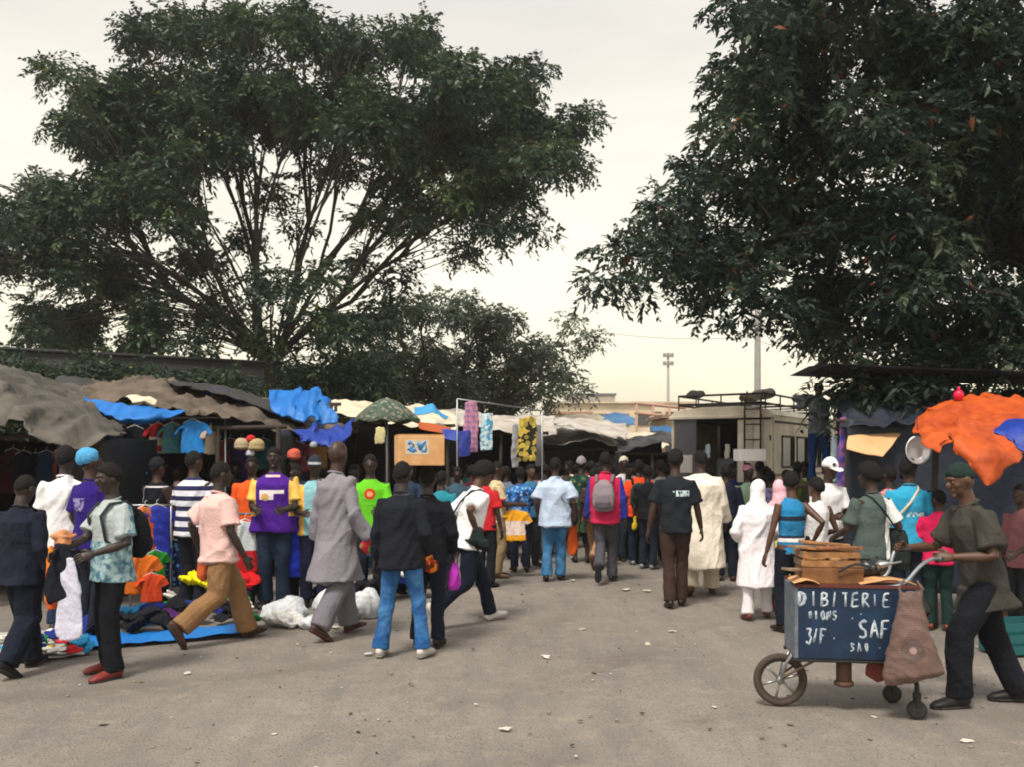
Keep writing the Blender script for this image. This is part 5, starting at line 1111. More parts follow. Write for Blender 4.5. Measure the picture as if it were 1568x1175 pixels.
for a in [
    ('t_shirt', W(414, 790, 11.0), cp('#2a9fc0', 'print', '#1c6f90', .9, c3='#bfe0e0'), 'turquoise printed t-shirt on a hanger in front of the jersey man', 0, .62),
    ('dress', W(466, 786, 11.0), cp('#122a9a', extra=[(-.2, .2, -.05, .02, 0, '#e4e4ee', 'flat')]), 'royal blue garment with a white collar on the low rail', .3, .88),
    ('dress', W(490, 792, 11.2), cp('#14308a'), 'deep blue tracksuit top at the right end of the low rail', -.4, .8),
    ('t_shirt', W(375, 800, 10.9), cp('#e0ebee', extra=[(-.3, .3, -.7, -.35, 0, '#c8202a', 'flat')]), 'white shirt with a red lower half beside the pale pink shirt', .5, .95),
    ('trousers', W(395, 850, 11.3), cp('#16324a'), 'dark jeans hanging below the turquoise t-shirt', 0, .75),
    ('trousers', W(440, 850, 11.4), cp('#1c222a'), 'black trousers hanging below the low rail', 0, .75),
    ('t_shirt', W(185, 655, 12.9), cp('#1c6fb8'), 'mid blue t-shirt at the left end of the high rail', 0, .8),
    ('t_shirt', W(206, 655, 12.8), cp('#14181f'), 'black t-shirt hanging behind the dusty tarpaulin hem', .2, .8),
    ('t_shirt', W(222, 650, 12.9), cp('#1a2744'), 'midnight blue t-shirt on the high rail left of the red one', .3, .65),
    ('t_shirt', W(242, 650, 12.9), cp('#c41e28', extra=[(-.3, .3, -.45, -.28, 0, '#d8d0d0', 'flat'), (-.3, .3, -.7, -.58, 0, '#d8d0d0', 'flat')]), 'red and white banded t-shirt on the high rail', .9, .65),
    ('t_shirt', W(264, 650, 12.9), cp('#3a6a94', 'dye', '#3f8a6a', .5), 'teal and violet t-shirt on the high rail', .6, .65),
    ('t_shirt', W(295, 645, 12.8), cp('#1f86d8'), 'bright blue t-shirt on the high rail, widest one', .05, .72),
    ('t_shirt', W(323, 655, 12.9), cp('#a89a8a'), 'beige shirt at the right end of the high rail', 1.2, .6),
    ('t_shirt', W(190, 705, 12.4), cp('#2a6ea0'), 'faded blue t-shirt low behind the pale headcloth', .3, .8),
    ('t_shirt', W(222, 778, 10.6), cp('#d85a28', 'dye', '#e88a50', .4), 'terracotta t-shirt at the left of the short rail', .9, .8),
    ('dress', W(240, 776, 10.7), cp('#2a3ab4'), 'ultramarine garment on the short rail', .7, .75),
    ('t_shirt', W(214, 850, 10.4), cp('#f07820'), 'orange t-shirt hanging low by the black trousers', .6, .7),
    ('t_shirt', W(238, 845, 10.6), cp('#2a8f34'), 'grass green t-shirt hanging low on the short rail', .7, .5),
    ('t_shirt', W(232, 880, 10.4), cp('#e04a20'), 'vermilion t-shirt hanging lowest on the short rail', .4, .5),
    ('t_shirt', W(788, 782, 13.6), cp('#f0a81c', extra=[(-.3, .3, -.50, -.22, 0, '#ecd8cc', 'flat')]), 'yellow football shirt with a pale panel held up beside the man in beige', 0, .72),
    ('t_shirt', W(530, 800, 11.6), cp('#1a2a4a'), 'dark navy shirt low between the man in grey and the jeans', .3, .9),
    ('t_shirt', W(560, 802, 11.6), cp('#31506a'), 'slate blue shirt on the low rail beneath the lime green t-shirt', .2, .9),
    ('t_shirt', W(336, 800, 11.2), cp('#3a4a50'), 'grey shirt hanging behind the pale pink shirt', .4, .9),
    ('t_shirt', W(265, 830, 10.9), cp('#182a5a', 'print', '#0c1430', 1, c3='#5f9fd8'), 'navy shirt with pale blue lettering-like blots behind the khaki trousers', .1, .85),
    ('t_shirt', W(275, 770, 11.3), cp('#2a3038', 'print', '#16181f', 1.1, c3='#b8b8bc'), 'black and white printed shirt below the hooped shirt', .2, .8)]:
    garment(*a)
for i, (px, py, Y, w_, h_, mt, lb, rz) in enumerate([
    (721, 616, 15.2, .13, .82, cp('#c487a4', 'check', '#8a6f98', 1.2), 'long pink checked cloth hanging over the lane', .1),
    (745, 634, 15.3, .11, .60, cp('#4fa6cf', 'print', '#bfe0ec', .9, c3='#e6eef0'), 'pale blue and white printed cloth beside the pink checked one', .2),
    (712, 660, 15.0, .10, .42, cp('#2f3f9a'), 'blue cloth low behind the pink checked one', .2),
    (807, 640, 15.8, .17, .74, cp('#2b2a22', 'print', '#c9b04a', .62, c3='#a8964a'), 'black cloth with large gold flowers hanging over the lane', 0),
    (789, 650, 16.1, .07, .75, cp('#a8a8ae'), 'narrow grey sheet left of the gold flowered cloth', .3),
    (825, 652, 16.1, .07, .70, cp('#8c8c92'), 'narrow grey sheet right of the gold flowered cloth', -.2),
    (1290, 640, 12.2, .06, .95, cp('#3a3f9a', 'dye', '#9a5a90', .5), 'narrow violet and blue cloth hanging beside the tan canvas', .1),
    (1277, 668, 12.6, .05, .62, cp('#8fa0b0'), 'thin grey blue strip of cloth left of the violet one', .1),
    (516, 655, 14.6, .06, .75, cp('#b8b4b0'), 'pale grey cloth strip hanging beside the bald head', 0),
    (582, 655, 14.8, .09, .26, cp('#d9cf9a'), 'small cream bag-shaped cloth hanging inside the dark stall', 0)]):
    o = link('hanging_cloth', strip_me(w_, h_, 20 + i), mt); o.location = W(px, py, Y); o.rotation_euler = (0, 0, rz); tag(o, lb, 'cloth', 'printed cloths hung in the market')
r_ = np.random.default_rng(61)
muted = [('#5a2430', 'maroon'), ('#2a4a6a', 'petrol blue'), ('#6a6a70', 'mid grey'), ('#1f4030', 'forest green'), ('#7a5a30', 'bronze'), ('#3a2a5a', 'dusky purple'), ('#8a8478', 'oatmeal'), ('#20283a', 'ink'), ('#a04a3a', 'rust'), ('#2f6a70', 'dull teal')]
for i in range(30):
    if i < 10: px, py, Y, pl = 20 + 17 * i, 690 + r_.uniform(-4, 6), 12.6 + r_.uniform(0, .8), 'deep under the dusty grey roof'
    elif i < 20: px, py, Y, pl = 335 + 17 * (i - 10), 672 + r_.uniform(0, 8), 13.8 + r_.uniform(0, .6), 'deep under the long brown roof'
    else: px, py, Y, pl = 1315 + 24 * (i - 20), 668 + r_.uniform(0, 10), 13.0 + r_.uniform(0, .5), 'in the shade of the right stalls'
    if i >= 20 and i > 27: continue
    garment('t_shirt' if i % 3 else 'dress', W(px, py, Y), cp(muted[(i * 7 + i // 10) % 10][0]), f'{muted[(i * 7 + i // 10) % 10][1]} garment hung {pl}', r_.uniform(-1, 1), .72)
# caps hanging like pale balls in the left stall
for i, (px, py, r_, cc, lb) in enumerate([(371, 681, .10, '#a8977c', 'cream sun hat hanging left of the red ribbon'), (393, 682, .105, '#a8986e', 'straw yellow sun hat hanging right of the red ribbon'), (383, 694, .06, '#b8bcc8', 'small grey hat hanging lowest of the three'), (384, 672, .06, '#c0242c', 'red hat tucked above the two cream ones'),
                                          (450, 696, .09, '#c0584a', 'dusty red hat hanging behind the dark cap'), (480, 682, .05, '#9aa2a8', 'small pale hat under the deep blue tarpaulin')]):
    c = W(px, py, 12.3); v = Vol(); v.ell((0, 0, 0), (r_, r_, r_ * .8)); v.ell((0, 0, -r_ * .4), (r_ * 1.05, r_ * 1.05, r_ * .4))
    o = link('hat', v.remesh('hat', .012, 1, folds(.006, 20, 9, i)), cloth(cc, dirt=.1)); o.location = c; tag(o, lb, 'hat', 'hats hung in the left stall')
# ground sheet and heaps
a, b, c_, d_ = G(118, 1000), G(388, 976), G(384, 962), G(118, 984)
tag(tarp('ground_sheet', [[a, a.lerp(b, .33), a.lerp(b, .66), b], [(a + d_) / 2 + Vector((0, 0, .05)), a.lerp(b, .33).lerp(d_.lerp(c_, .33), .5), a.lerp(b, .66).lerp(d_.lerp(c_, .66), .5) + Vector((0, 0, .04)), (b + c_) / 2], [d_, d_.lerp(c_, .33), d_.lerp(c_, .66), c_]],
    solid('blue_tarpaulin_ground', '#1878cc', .5, noise=.4, scale=5, bump=.5), amp=.012, freq=6, seed=5, thick=.008), 'bright blue tarpaulin strip edging the clothes on the ground', 'ground sheet')
bpy.context.view_layer.update(); [setattr(o.location, 'z', o.location.z + .045) for o in COL.objects if o.name.startswith('ground_sheet')]
v = Vol(); q0, q1 = G(-60, 1018), G(125, 985); ctr = (q0 + q1) / 2
tag(tarp('ground_sheet', [[G(-60, 1022), G(40, 1016), G(130, 1006)], [G(-60, 1000), G(40, 996), G(130, 988)], [G(-60, 975), G(40, 972), G(130, 968)]], solid('white_ground_cloth', '#b9b4ae', .9, noise=.5), amp=.01, freq=5, seed=6, thick=.01), 'dirty white cloth on the ground under the bright trinkets', 'ground sheet')
[setattr(o.location, 'z', o.location.z + .028) for o in COL.objects if o.name.startswith('ground_sheet.')]
CR = []
for k in range(5):
    r_ = np.random.default_rng(k + 40); v = Vol()
    for j in range(4): v.ell((r_.normal() * .10, r_.normal() * .08, .03 + .02 * j), (.14 + .05 * r_.uniform(), .09 + .04 * r_.uniform(), .03), rotz(r_.uniform(0, 3)) @ rotx(r_.normal() * .3))
    CR.append(v.remesh('crumpled', .010, 1, crumple(.014, 18, k)))
cols = [('#182c78', 'blue'), ('#e8e6e0', 'white'), ('#c8202a', 'red'), ('#1d7a3a', 'green'), ('#16181f', 'black'), ('#f0c81c', 'yellow'), ('#2a8fc4', 'sky blue'), ('#d8692a', 'orange'), ('#5a2a70', 'purple')]
r_ = np.random.default_rng(5)
def heap(pxr, pyr, n_, place, pal, s=(.6, 1.0), zmax=.2):
    for k in range(n_):
        px, py = r_.uniform(*pxr), r_.uniform(*pyr); g = G(px, py); ci = pal[int(r_.integers(len(pal)))]
        me = CR[int(r_.integers(5))]; o = bpy.data.objects.new('crumpled_garment', me); COL.objects.link(o); mt = cp(cols[ci][0])
        if not me.materials: me.materials.append(mt)
        o.material_slots[0].link = 'OBJECT'; o.material_slots[0].material = mt
        o.location = (g.x, g.y, .03 + r_.uniform(0, zmax)); s_ = r_.uniform(*s); o.scale = (s_, s_, s_ * r_.uniform(.8, 1.5)); o.rotation_euler = (r_.normal() * .25, r_.normal() * .25, r_.uniform(0, 6))
        tag(o, f'crumpled {cols[ci][1]} garment in the {place}', 'garment', f'crumpled {cols[ci][1]} garments in the {place}')
heap((8, 125), (983, 1012), 26, 'heap by the feet of the man in navy', [0, 1, 2, 3, 1, 6, 5], (.32, .55), .05)
heap((255, 385), (925, 962), 26, 'pile behind the blue ground strip', [0, 4, 1, 3, 2, 4, 8, 4, 0], (.45, .8), .16)
heap((130, 250), (955, 985), 12, 'row behind the man with draped clothes', [0, 4, 4, 6], (.6, .9), .1)
heap((500, 640), (905, 930), 10, 'pile behind the man in grey', [4, 0, 1, 6], (.7, 1.1), .2)
for (px, py, z, s_, cc, lb) in [(304, 938, .30, .85, '#f2e21c', 'big lemon yellow garment on top of the pile behind the khaki trousers'), (366, 932, .26, .9, '#d01c24', 'bright red garment draped on the pile right of the khaki trousers'), (352, 945, .12, .8, '#2fa04a', 'emerald garment low on the pile right of the khaki trousers'), (432, 960, .02, .8, '#dcdcd8', 'flattened white cloth by the white sacks')]:
    g = G(px, py); o = bpy.data.objects.new('folded_garment', CR[1].copy()); COL.objects.link(o); o.data.materials.clear(); o.data.materials.append(cp(cc, dirt=.05)); o.location = (g.x, g.y, z); o.scale = (s_, s_, s_ * 1.6); o.rotation_euler = (.3, .1, .4); tag(o, lb, 'garment')
SACK = solid('white_plastic_sheeting', '#d6d8dc', .45, noise=.5, c2='#9aa2ac', scale=4, bump=.6, dist=.03)
for i, (px, py, rx, rz_, lb) in enumerate([(436, 956, .26, .19, 'low white plastic bundle left of the man in grey'), (512, 950, .24, .26, 'taller white plastic bundle between the grey trouser legs'), (556, 946, .20, .22, 'white plastic bundle right of the man in grey'), (478, 962, .16, .09, 'flat white plastic bundle at the front of the row')]):
    g = G(px, py); v = Vol(); v.ell((0, 0, rz_ * .55), (rx, rx * .7, rz_ * .75)); v.ell((rx * .3, .04, rz_), (rx * .5, rx * .4, rz_ * .5)); v.ell((-rx * .4, 0, rz_ * .5), (rx * .6, rx * .5, rz_ * .5))
    o = link('bundle', v.remesh('bundle', .014, 3, crumple(.022, 9, i)), SACK); o.location = (g.x, g.y, 0.0); tag(o, lb, 'bundle', 'white plastic bundles on the ground')

# ---------------------------------------------------------------- the van
vy = R(-33); base = W(1104, HY, 17.8); base.z = 0
VAN = thing('van', base, vy); tag(VAN, 'old beige minibus with open rear doors, roof rack and ladder', 'van')
CRM = solid('chalky_cream_paint', '#ddd4c2', .45, noise=.45, c2='#a89c8a', scale=2.2, bump=.15)
CRD = solid('dusty_beige_paint', '#d4c9b4', .5, noise=.45, c2='#9d917e', scale=2.2, bump=.15)
DKI = solid('van_interior', '#10141c', .8, noise=.5, scale=3)
hw, LV, zb, zt = 1.0, 4.9, .45, 2.54
def vb(name, c, h, mat, parent=VAN, bevel=.01): v = Vol(); v.box(c, h); return v.build(name, mat, parent, smooth=False, bevel=bevel)
body = Vol()
body.box((-hw + .03, LV / 2, (zb + zt) / 2), (.03, LV / 2, (zt - zb) / 2)); body.box((0, LV - .03, 1.3), (hw - .06, .03, .85))
body.box((0, LV / 2, zb + .03), (hw - .06, LV / 2 - .06, .03)); body.build('side_panel', CRM, VAN, smooth=False, bevel=.01)
# right side with three window openings
sd = Vol(); sd.box((hw - .03, LV / 2, (zb + 1.55) / 2), (.03, LV / 2, (1.55 - zb) / 2)); sd.box((hw - .03, LV / 2, (2.15 + zt) / 2), (.03, LV / 2, (zt - 2.15) / 2))
for (y0, y1) in ((0, .5), (1.25, 1.45), (2.2, 2.4), (3.15, 3.4), (4.6, LV)): sd.box((hw - .03, (y0 + y1) / 2, 1.85), (.029, (y1 - y0) / 2, .30))
sd.build('side_panel', CRD, VAN, smooth=False)
for (y0, y1) in ((.5, 1.25), (1.45, 2.2), (2.4, 3.15), (3.4, 4.6)):
    o = vb('window', (hw - .035, (y0 + y1) / 2, 1.85), (.012, (y1 - y0) / 2, .30), solid('van_glass', (.02, .022, .026), .12, spec=.6), bevel=0)
    fr = Vol(); 
    for zz in (1.56, 2.14): fr.box((hw + .004, (y0 + y1) / 2, zz), (.012, (y1 - y0) / 2 + .02, .018))
    for yy in (y0, y1): fr.box((hw + .004, yy, 1.85), (.012, .018, .27))
    fr.build('frame', RUBBER, o, smooth=False)
v = Vol()
V = []; prof = [(-hw - .03, zt - .02), (-hw * .9, zt + .09), (-hw * .4, zt + .15), (hw * .4, zt + .15), (hw * .9, zt + .09), (hw + .03, zt - .02)]
for y in (-.05, LV + .03): V += [(x, y, z) for x, z in prof]
k = len(prof); Fs = [tuple(range(k - 1, -1, -1)), tuple(range(k, 2 * k))] + [(i, (i + 1) % k, k + (i + 1) % k, k + i) for i in range(k)]
v.addmesh(V, Fs); v.build('roof', CRM, VAN, smooth=False)
vb('drip_rail', (0, -.07, zt - .04), (hw + .02, .03, .03), CRM)
vb('rear_post', (-hw + .07, .02, (zb + zt) / 2 - .05), (.05, .035, (zt - zb) / 2 - .06), CRD); vb('rear_panel', (.66, .0, (zb + zt) / 2 - .04), (.33, .03, (zt - zb) / 2 - .06), CRM)
for x in (.45, .62, .80): vb('swage', (x, -.036, 1.5), (.012, .008, .95), CRD)
vb('interior', (0, 2.4, 1.5), (hw - .08, .03, 1.0), DKI); vb('headlining', (0, 1.2, zt - .08), (hw - .08, 1.15, .02), DKI)
d1 = vb('door', (-.70, -.02, 1.5), (.23, .025, 1.0), solid('grey_door_paint', '#55555a', .6, noise=.4, scale=3)); vb('sticker', (-.68, -.052, 1.62), (.13, .004, .17), solid('white_sticker', '#c4bdb6', .7), d1); vb('handle', (-.50, -.06, 1.35), (.015, .02, .06), STEEL, d1)
for x in (-.25, .15):
    o = vb('seat_back', (x, .9, 1.35), (.17, .06, .38), solid('seat_cover', '#8c96a4', .8), bevel=.04)
for i, (px, c) in enumerate(((-.33, '#b9d0dc'), (.06, '#c9c4bc'), (.30, '#9fb4c4'))):
    o = link('hanging_rag', strip_me(.06, .28, 70 + i), cp(c), VAN); o.location = (px, .18, 2.0)
for x in (-hw - .005, hw + .005):
    for y in (.95, 3.95):
        v = Vol(); s_ = 1 if x > 0 else -1; ts = np.linspace(0, 2 * np.pi, 25); v.loft([(x - s_ * .10, y + .27 * math.cos(t), .34 + .27 * math.sin(t)) for t in ts], .075, .10, hint=(1, 0, 0), seg=10); o = v.build('wheel', RUBBER, VAN)
        v = Vol(); v.bar((x - s_ * .16, y, .34), (x - s_ * .02, y, .34), .20, seg=16); v.build('rim', STEEL, o)
for (yy, hy_) in ((LV / 2, LV / 2),): vb('trim_line', (hw + .004, yy, 1.42), (.010, hy_ - .05, .025), solid('brown_trim', '#6a4a3a', .5)); vb('trim_line', (hw + .004, yy, 2.40), (.014, hy_ - .03, .02), RUBBER); vb('trim_line', (hw + .004, yy, 1.2), (.008, hy_ - .05, .09), solid('faded_blue_band', '#5f7d94', .5))
for x in (-.9, .9): vb('tail_lamp', (x, -.05, 1.05), (.06, .03, .14), solid('red_lens', '#a01818', .2), bevel=.015)
vb('number_plate', (.0, -.19, .62), (.22, .01, .05), solid('plate', '#c8b060', .5))
vb('door_hinge', (.97, -.045, 2.1), (.03, .015, .05), RUBBER); vb('door_hinge', (.97, -.045, 1.5), (.03, .015, .05), RUBBER)
v = Vol(); v.bar((.99, -.03, .5), (.99, -.03, zt - .05), .035); v.build('corner_bead', CRM, VAN)
vb('bumper', (0, -.12, .55), (hw, .06, .09), solid('bumper_steel', '#3d3c3c', .6), bevel=.02)
RK = solid('rusty_black_rack', '#2e2a2a', .7, noise=.5, scale=12)
for z, in ((zt + .20,), (zt + .38,)):
    for (a_, b_) in (((-.85, 0), (.85, 0)), ((.85, 0), (.85, 4.4)), ((.85, 4.4), (-.85, 4.4)), ((-.85, 4.4), (-.85, 0))):
        v = Vol(); v.bar((*a_, z), (*b_, z), .02); v.build('rack_rail', RK, VAN)
for i in range(6):
    for sx in (-1, 1):
        v = Vol(); v.bar((sx * .85, i * .88, zt + .05), (sx * .85, i * .88, zt + .38), .014); v.build('rack_post', RK, VAN)
    v = Vol(); v.bar((-.85, i * .88, zt + .22), (.85, i * .88, zt + .22), .014); v.build('rack_slat', RK, VAN)
for x in (-.45, 0.0, .4):
    v = Vol(); v.bar((x, 0, zt + .1), (x, 0, zt + .38), .014); v.build('rack_post', RK, VAN)
ld = thing('ladder', (0, 0, 0)); ld.parent = VAN
for x in (.50, .80):
    v = Vol(); v.loft([(x, -.12, .75), (x, -.13, 2.6), (x, -.10, zt + .25), (x, .02, zt + .42)], .017, seg=7); v.build('rail', RK, ld)
for i in range(7):
    v = Vol(); v.bar((.50, -.13, .95 + i * .28), (.80, -.13, .95 + i * .28), .011); v.build('rung', RK, ld)
for i, (x, y, r_) in enumerate(((-.75, .6, .12), (.3, 1.5, .16), (-.2, 2.2, .14), (.6, 3.2, .15))):
    v = Vol(); q = Vector(base) + Matrix.Rotation(vy, 3, 'Z') @ Vector((x, y, zt + .16 + .22 + r_ * .5)); v.ell((0, 0, 0), (r_ * 1.6, r_, r_ * .7)); v.ell((r_, 0, .02), (r_ * .7, r_ * .8, r_ * .6))
    o = link('roof_bundle', v.remesh('roof_bundle', .02, 2, folds(.02, 12, 9, i)), cp(['#3a3634', '#55504c', '#40362e', '#4a4a50'][i])); o.location = q
    tag(o, ['dark bundle at the rear left corner of the van rack', 'grey bundle in the middle of the van rack', 'brown bundle farther along the van rack', 'slate bundle at the front of the van rack'][i], 'bundle', 'bundles on the van rack')
# ledge the climber stands on
st_ = PEOPLE['climber']['root'].location
rt = thing('step_ladder', (st_.x, st_.y, 0)); tag(rt, 'timber ladder stand under the man climbing beside the van', 'ladder')
for sx in (-.25, .25):
    for sy in (-.3, .3):
        v = Vol(); v.bar((sx * 1.5, sy * 1.4, 0), (sx, sy, 1.29), .03); v.build('leg', DARKWOOD, rt)
v = Vol(); v.box((0, 0, 1.295), (.3, .38, .02)); v.build('platform', DARKWOOD, rt)
for i in range(3):
    v = Vol(); v.bar((-.34, -.42 + .03 * i, .35 + .3 * i), (.34, -.42 + .03 * i, .35 + .3 * i), .02); v.build('rung', DARKWOOD, rt)

# ---------------------------------------------------------------- right stalls
stall('dark flat-roofed stall beyond the right tree leaves', W(1285, 0, 15).x, W(1620, 0, 13.4).x, 13.2, 15, 2.55, 2.75, None, None, posts=4, seed=11, counter=True, sides=(0, 1))
rt = thing('awning_roof', (0, 0, 0)); tag(rt, 'flat dark board roof jutting out under the right tree', 'roof'); rt.location = W(1400, HY, 13.2); rt.location.z = 2.9; O = np.array(rt.location)
a, b = W(1238, 566, 13.0), W(1700, 586, 13.0)
v = Vol(); v.loft([np.array(a) - O, (np.array(a) + np.array(b)) / 2 - O, np.array(b) - O], [.9, .95, .9], [.05, .05, .05], hint=(0, 1, 0), seg=4, cap=.02); v.build('board', solid('sooty_board', '#1b1a20', .85, noise=.5, scale=4), rt)
for px in (1320, 1410, 1500, 1600):
    q = np.array(W(px, 590, 12.6)); v = Vol(); v.bar((q[0] - O[0], q[1] - O[1], -O[2]), (q[0] - O[0], q[1] - O[1], q[2] - O[2]), .04); v.build('post', DARKWOOD, rt)
tag(tarp('tarpaulin', [[W(1290, 596, 13.2), W(1340, 592, 13.2), W(1400, 600, 13.2), W(1470, 602, 13.2), W(1620, 596, 13)], [W(1285, 625, 12.5), W(1340, 630, 12.4), W(1400, 632, 12.3), W(1470, 620, 12.3), W(1620, 615, 12.2)], [W(1290, 650, 12.1), W(1340, 655, 12.0), W(1400, 650, 11.9), W(1450, 640, 11.9), W(1620, 640, 11.8)]], solid('midnight_tarpaulin', '#1a2436', .7, noise=.5, c2='#2c3036', scale=3, bump=.7, dist=.05), amp=.06, freq=4, seed=31), 'midnight blue tarpaulin sloping behind the orange one', 'tarpaulin')
bush('shrub', 'leafy bough drooping between the board roof and the tan canvas', W(1285, 0, 12.4).x, W(1440, 0, 12.9).x, 12.9, 2.55, 2.8, LEAF_B, 16, seed=41, depth=.2)
tag(tarp('awning', [[W(1305, 652, 12.6), W(1345, 648, 12.6), W(1394, 645, 12.6)], [W(1299, 668, 12.1), W(1340, 668, 12.1), W(1382, 662, 12.2)], [W(1296, 688, 11.7), W(1322, 695, 11.6), W(1352, 700, 11.6)]], TARP_T, amp=.012, freq=3, seed=32), 'taut tan canvas awning left of the orange tarpaulin', 'awning')
stall('right-hand stall in deep shade beneath the orange tarpaulin', W(1405, 0, 10).x, W(1405, 0, 10).x + 2.6, 9.6, 12.2, 1.98, 2.2, None, None, posts=3, seed=12, counter=False, back=NAVYSHADE, sides=(0, 1))
tag(tarp('tarpaulin', [[W(1404, 634, 10.2), W(1432, 618, 10.3), W(1470, 610, 10.4), W(1520, 608, 10.4), W(1600, 612, 10.4)], [W(1400, 655, 9.6), W(1434, 648, 9.6), W(1472, 632, 9.7), W(1520, 632, 9.8), W(1600, 628, 9.8)], [W(1412, 672, 9.2), W(1440, 668, 9.1), W(1472, 650, 9.2), W(1520, 648, 9.3), W(1600, 655, 9.3)], [W(1418, 682, 9.0), W(1436, 689, 8.9), W(1456, 674, 9.0), W(1520, 660, 9.1), W(1600, 668, 9.1)]], TARP_O, amp=.05, freq=5.0, seed=33, thick=.015), 'crumpled orange tarpaulin roof over the right stall', 'tarpaulin')
tag(tarp('tarpaulin', [[W(1470, 646, 9.0), W(1500, 648, 9.0), W(1535, 655, 9.0), W(1575, 668, 8.9)], [W(1462, 684, 8.75), W(1498, 690, 8.6), W(1532, 694, 8.6), W(1566, 700, 8.6)], [W(1482, 706, 8.6), W(1502, 714, 8.5), W(1528, 716, 8.5), W(1548, 712, 8.5)], [W(1505, 730, 8.5), W(1511, 740, 8.45), W(1517, 742, 8.45), W(1524, 734, 8.5)]], TARP_O, amp=.045, freq=5, seed=34, thick=.015), 'orange tarpaulin corner hanging down to a point behind the cart pusher', 'tarpaulin')
tag(tarp('tarpaulin', [[W(1538, 645, 8.3), W(1575, 641, 8.3), W(1640, 640, 8.3)], [W(1523, 660, 8.1), W(1575, 660, 8.0), W(1640, 662, 8.0)], [W(1545, 674, 8.0), W(1575, 692, 7.9), W(1640, 700, 7.9)]], TARP_NB, amp=.02, freq=5, seed=35, thick=.02), 'blue tarpaulin corner poking in at the right edge over the orange one', 'tarpaulin')
v = Vol(); v.ell((0, 0, 0), (.055, .055, .06)); v.bar((0, 0, .05), (0, 0, .09), .015); o = v.build('balloon', solid('crimson_rubber', '#e01c4a', .3)); o.location = W(1468, 606, 10.3); tag(o, 'small crimson ball resting on top of the orange tarpaulin', 'ball')
# round metal reflector hung under the orange tarpaulin
dish = thing('metal_basin', W(1405, 690, 9.6)); tag(dish, 'shiny round metal basin hanging at the corner of the right stall', 'basin')
V = []; Fs = []; NA = 28; prof = [(0, .05), (.07, .05), (.10, .03), (.118, -.01), (.13, -.015), (.13, -.02), (.115, -.018), (.098, .02), (.07, .04), (0, .04)]
for (rr, yy) in prof:
    for i in range(NA): t = 2 * math.pi * i / NA; V.append((rr * math.cos(t), yy, rr * 1.12 * math.sin(t)))
for j in range(len(prof) - 1):
    for i in range(NA): k = (i + 1) % NA; Fs.append((j * NA + i, j * NA + k, (j + 1) * NA + k, (j + 1) * NA + i))
link('bowl', mesh_np('bowl', np.array(V), Fs), solid('bright_aluminium', (.75, .75, .78), .35, metal=.6, noise=.4, scale=9, bump=.1), dish)
v = Vol(); v.bar((0, .0, .14), (0, .02, .42), .004); v.build('cord', RUBBER, dish)
# goods low at the right edge
for i, (px, py, cc, lb) in enumerate([(1556, 1000, '#1c5a5e', 'teal plastic crate at the right edge behind the cart pusher'), (1575, 960, '#7a5a3c', 'brown wooden crate at the right edge, farther back')]):
    g = G(px, py); rt = thing('crate', g, .2); tag(rt, lb, 'crate', None); mt = solid('crate_' + cc[1:], cc, .7)
    for z in (.05, .15, .25):
        v = Vol()
        for s_ in (-1, 1): v.box((0, s_ * .16, z), (.24, .01, .035)); v.box((s_ * .25, 0, z), (.01, .15, .035))
        v.build('slat', mt, rt, smooth=False)
    v = Vol(); v.box((0, 0, .012), (.235, .145, .01)); v.build('base', mt, rt, smooth=False)
    for sx in (-1, 1):
        for sy in (-1, 1): v = Vol(); v.box((sx * .222, sy * .132, .155), (.016, .016, .14)); v.build('corner_post', mt, rt, smooth=False)

# ---------------------------------------------------------------- the painted cart
Yc = 6.33; cx = (1222 - 784) / F * Yc; CA = R(-7.6)
CART = thing('food_cart', (cx, Yc, 0), CA); tag(CART, 'hand-pushed navy painted food cart with white lettering and a front wheel', 'cart')
NAVY = solid('chipped_navy_paint', '#11304e', .55, noise=1, c2='#0a1a30', scale=7, bump=.5)
GREYP = solid('scuffed_grey_paint', '#4a5564', .6, noise=1, c2='#7a7f86', scale=14, bump=.3)
LC, DC, z0, z1 = .74, .42, .375, .85
v = Vol(); t_ = .012
v.box((LC / 2, -t_ / 2, (z0 + z1) / 2), (LC / 2, t_, (z1 - z0) / 2)); v.build('front_panel', NAVY, CART, smooth=False, bevel=.004)
v = Vol(); v.box((LC / 2, DC + t_, (z0 + z1) / 2), (LC / 2, t_, (z1 - z0) / 2)); v.build('back_panel', NAVY, CART, smooth=False, bevel=.004)
for x in (-t_, LC + t_):
    v = Vol(); v.box((x, DC / 2, (z0 + z1) / 2), (t_, DC / 2 + .018, (z1 - z0) / 2)); v.build('end_panel', GREYP, CART, smooth=False, bevel=.004)
v = Vol(); v.box((LC / 2, DC / 2, z0 + .02), (LC / 2 - .01, DC / 2 - .01, .012)); v.build('floor', NAVY, CART, smooth=False)
v = Vol(); v.box((LC / 2, DC / 2, z1 - .012), (LC / 2 - .01, DC / 2 - .01, .010)); v.build('tray', solid('rusty_tray', '#8a5b38', .8, noise=.6), CART, smooth=False)
RIM = solid('worn_red_edge', '#5c2c28', .7)
for s_ in (0, 1): v = Vol(); v.box((LC / 2, s_ * (DC + t_ * 1.5) - t_ * .5, z1 + .010), (LC / 2 + .024, .018, .010)); v.build('edge_strip', RIM, CART, smooth=False)
for s_ in (0, 1): v = Vol(); v.bar((-.03, s_ * DC, z0 - .012), (LC + .03, s_ * DC, z0 - .012), .014); v.build('frame_rail', RUBBER, CART)
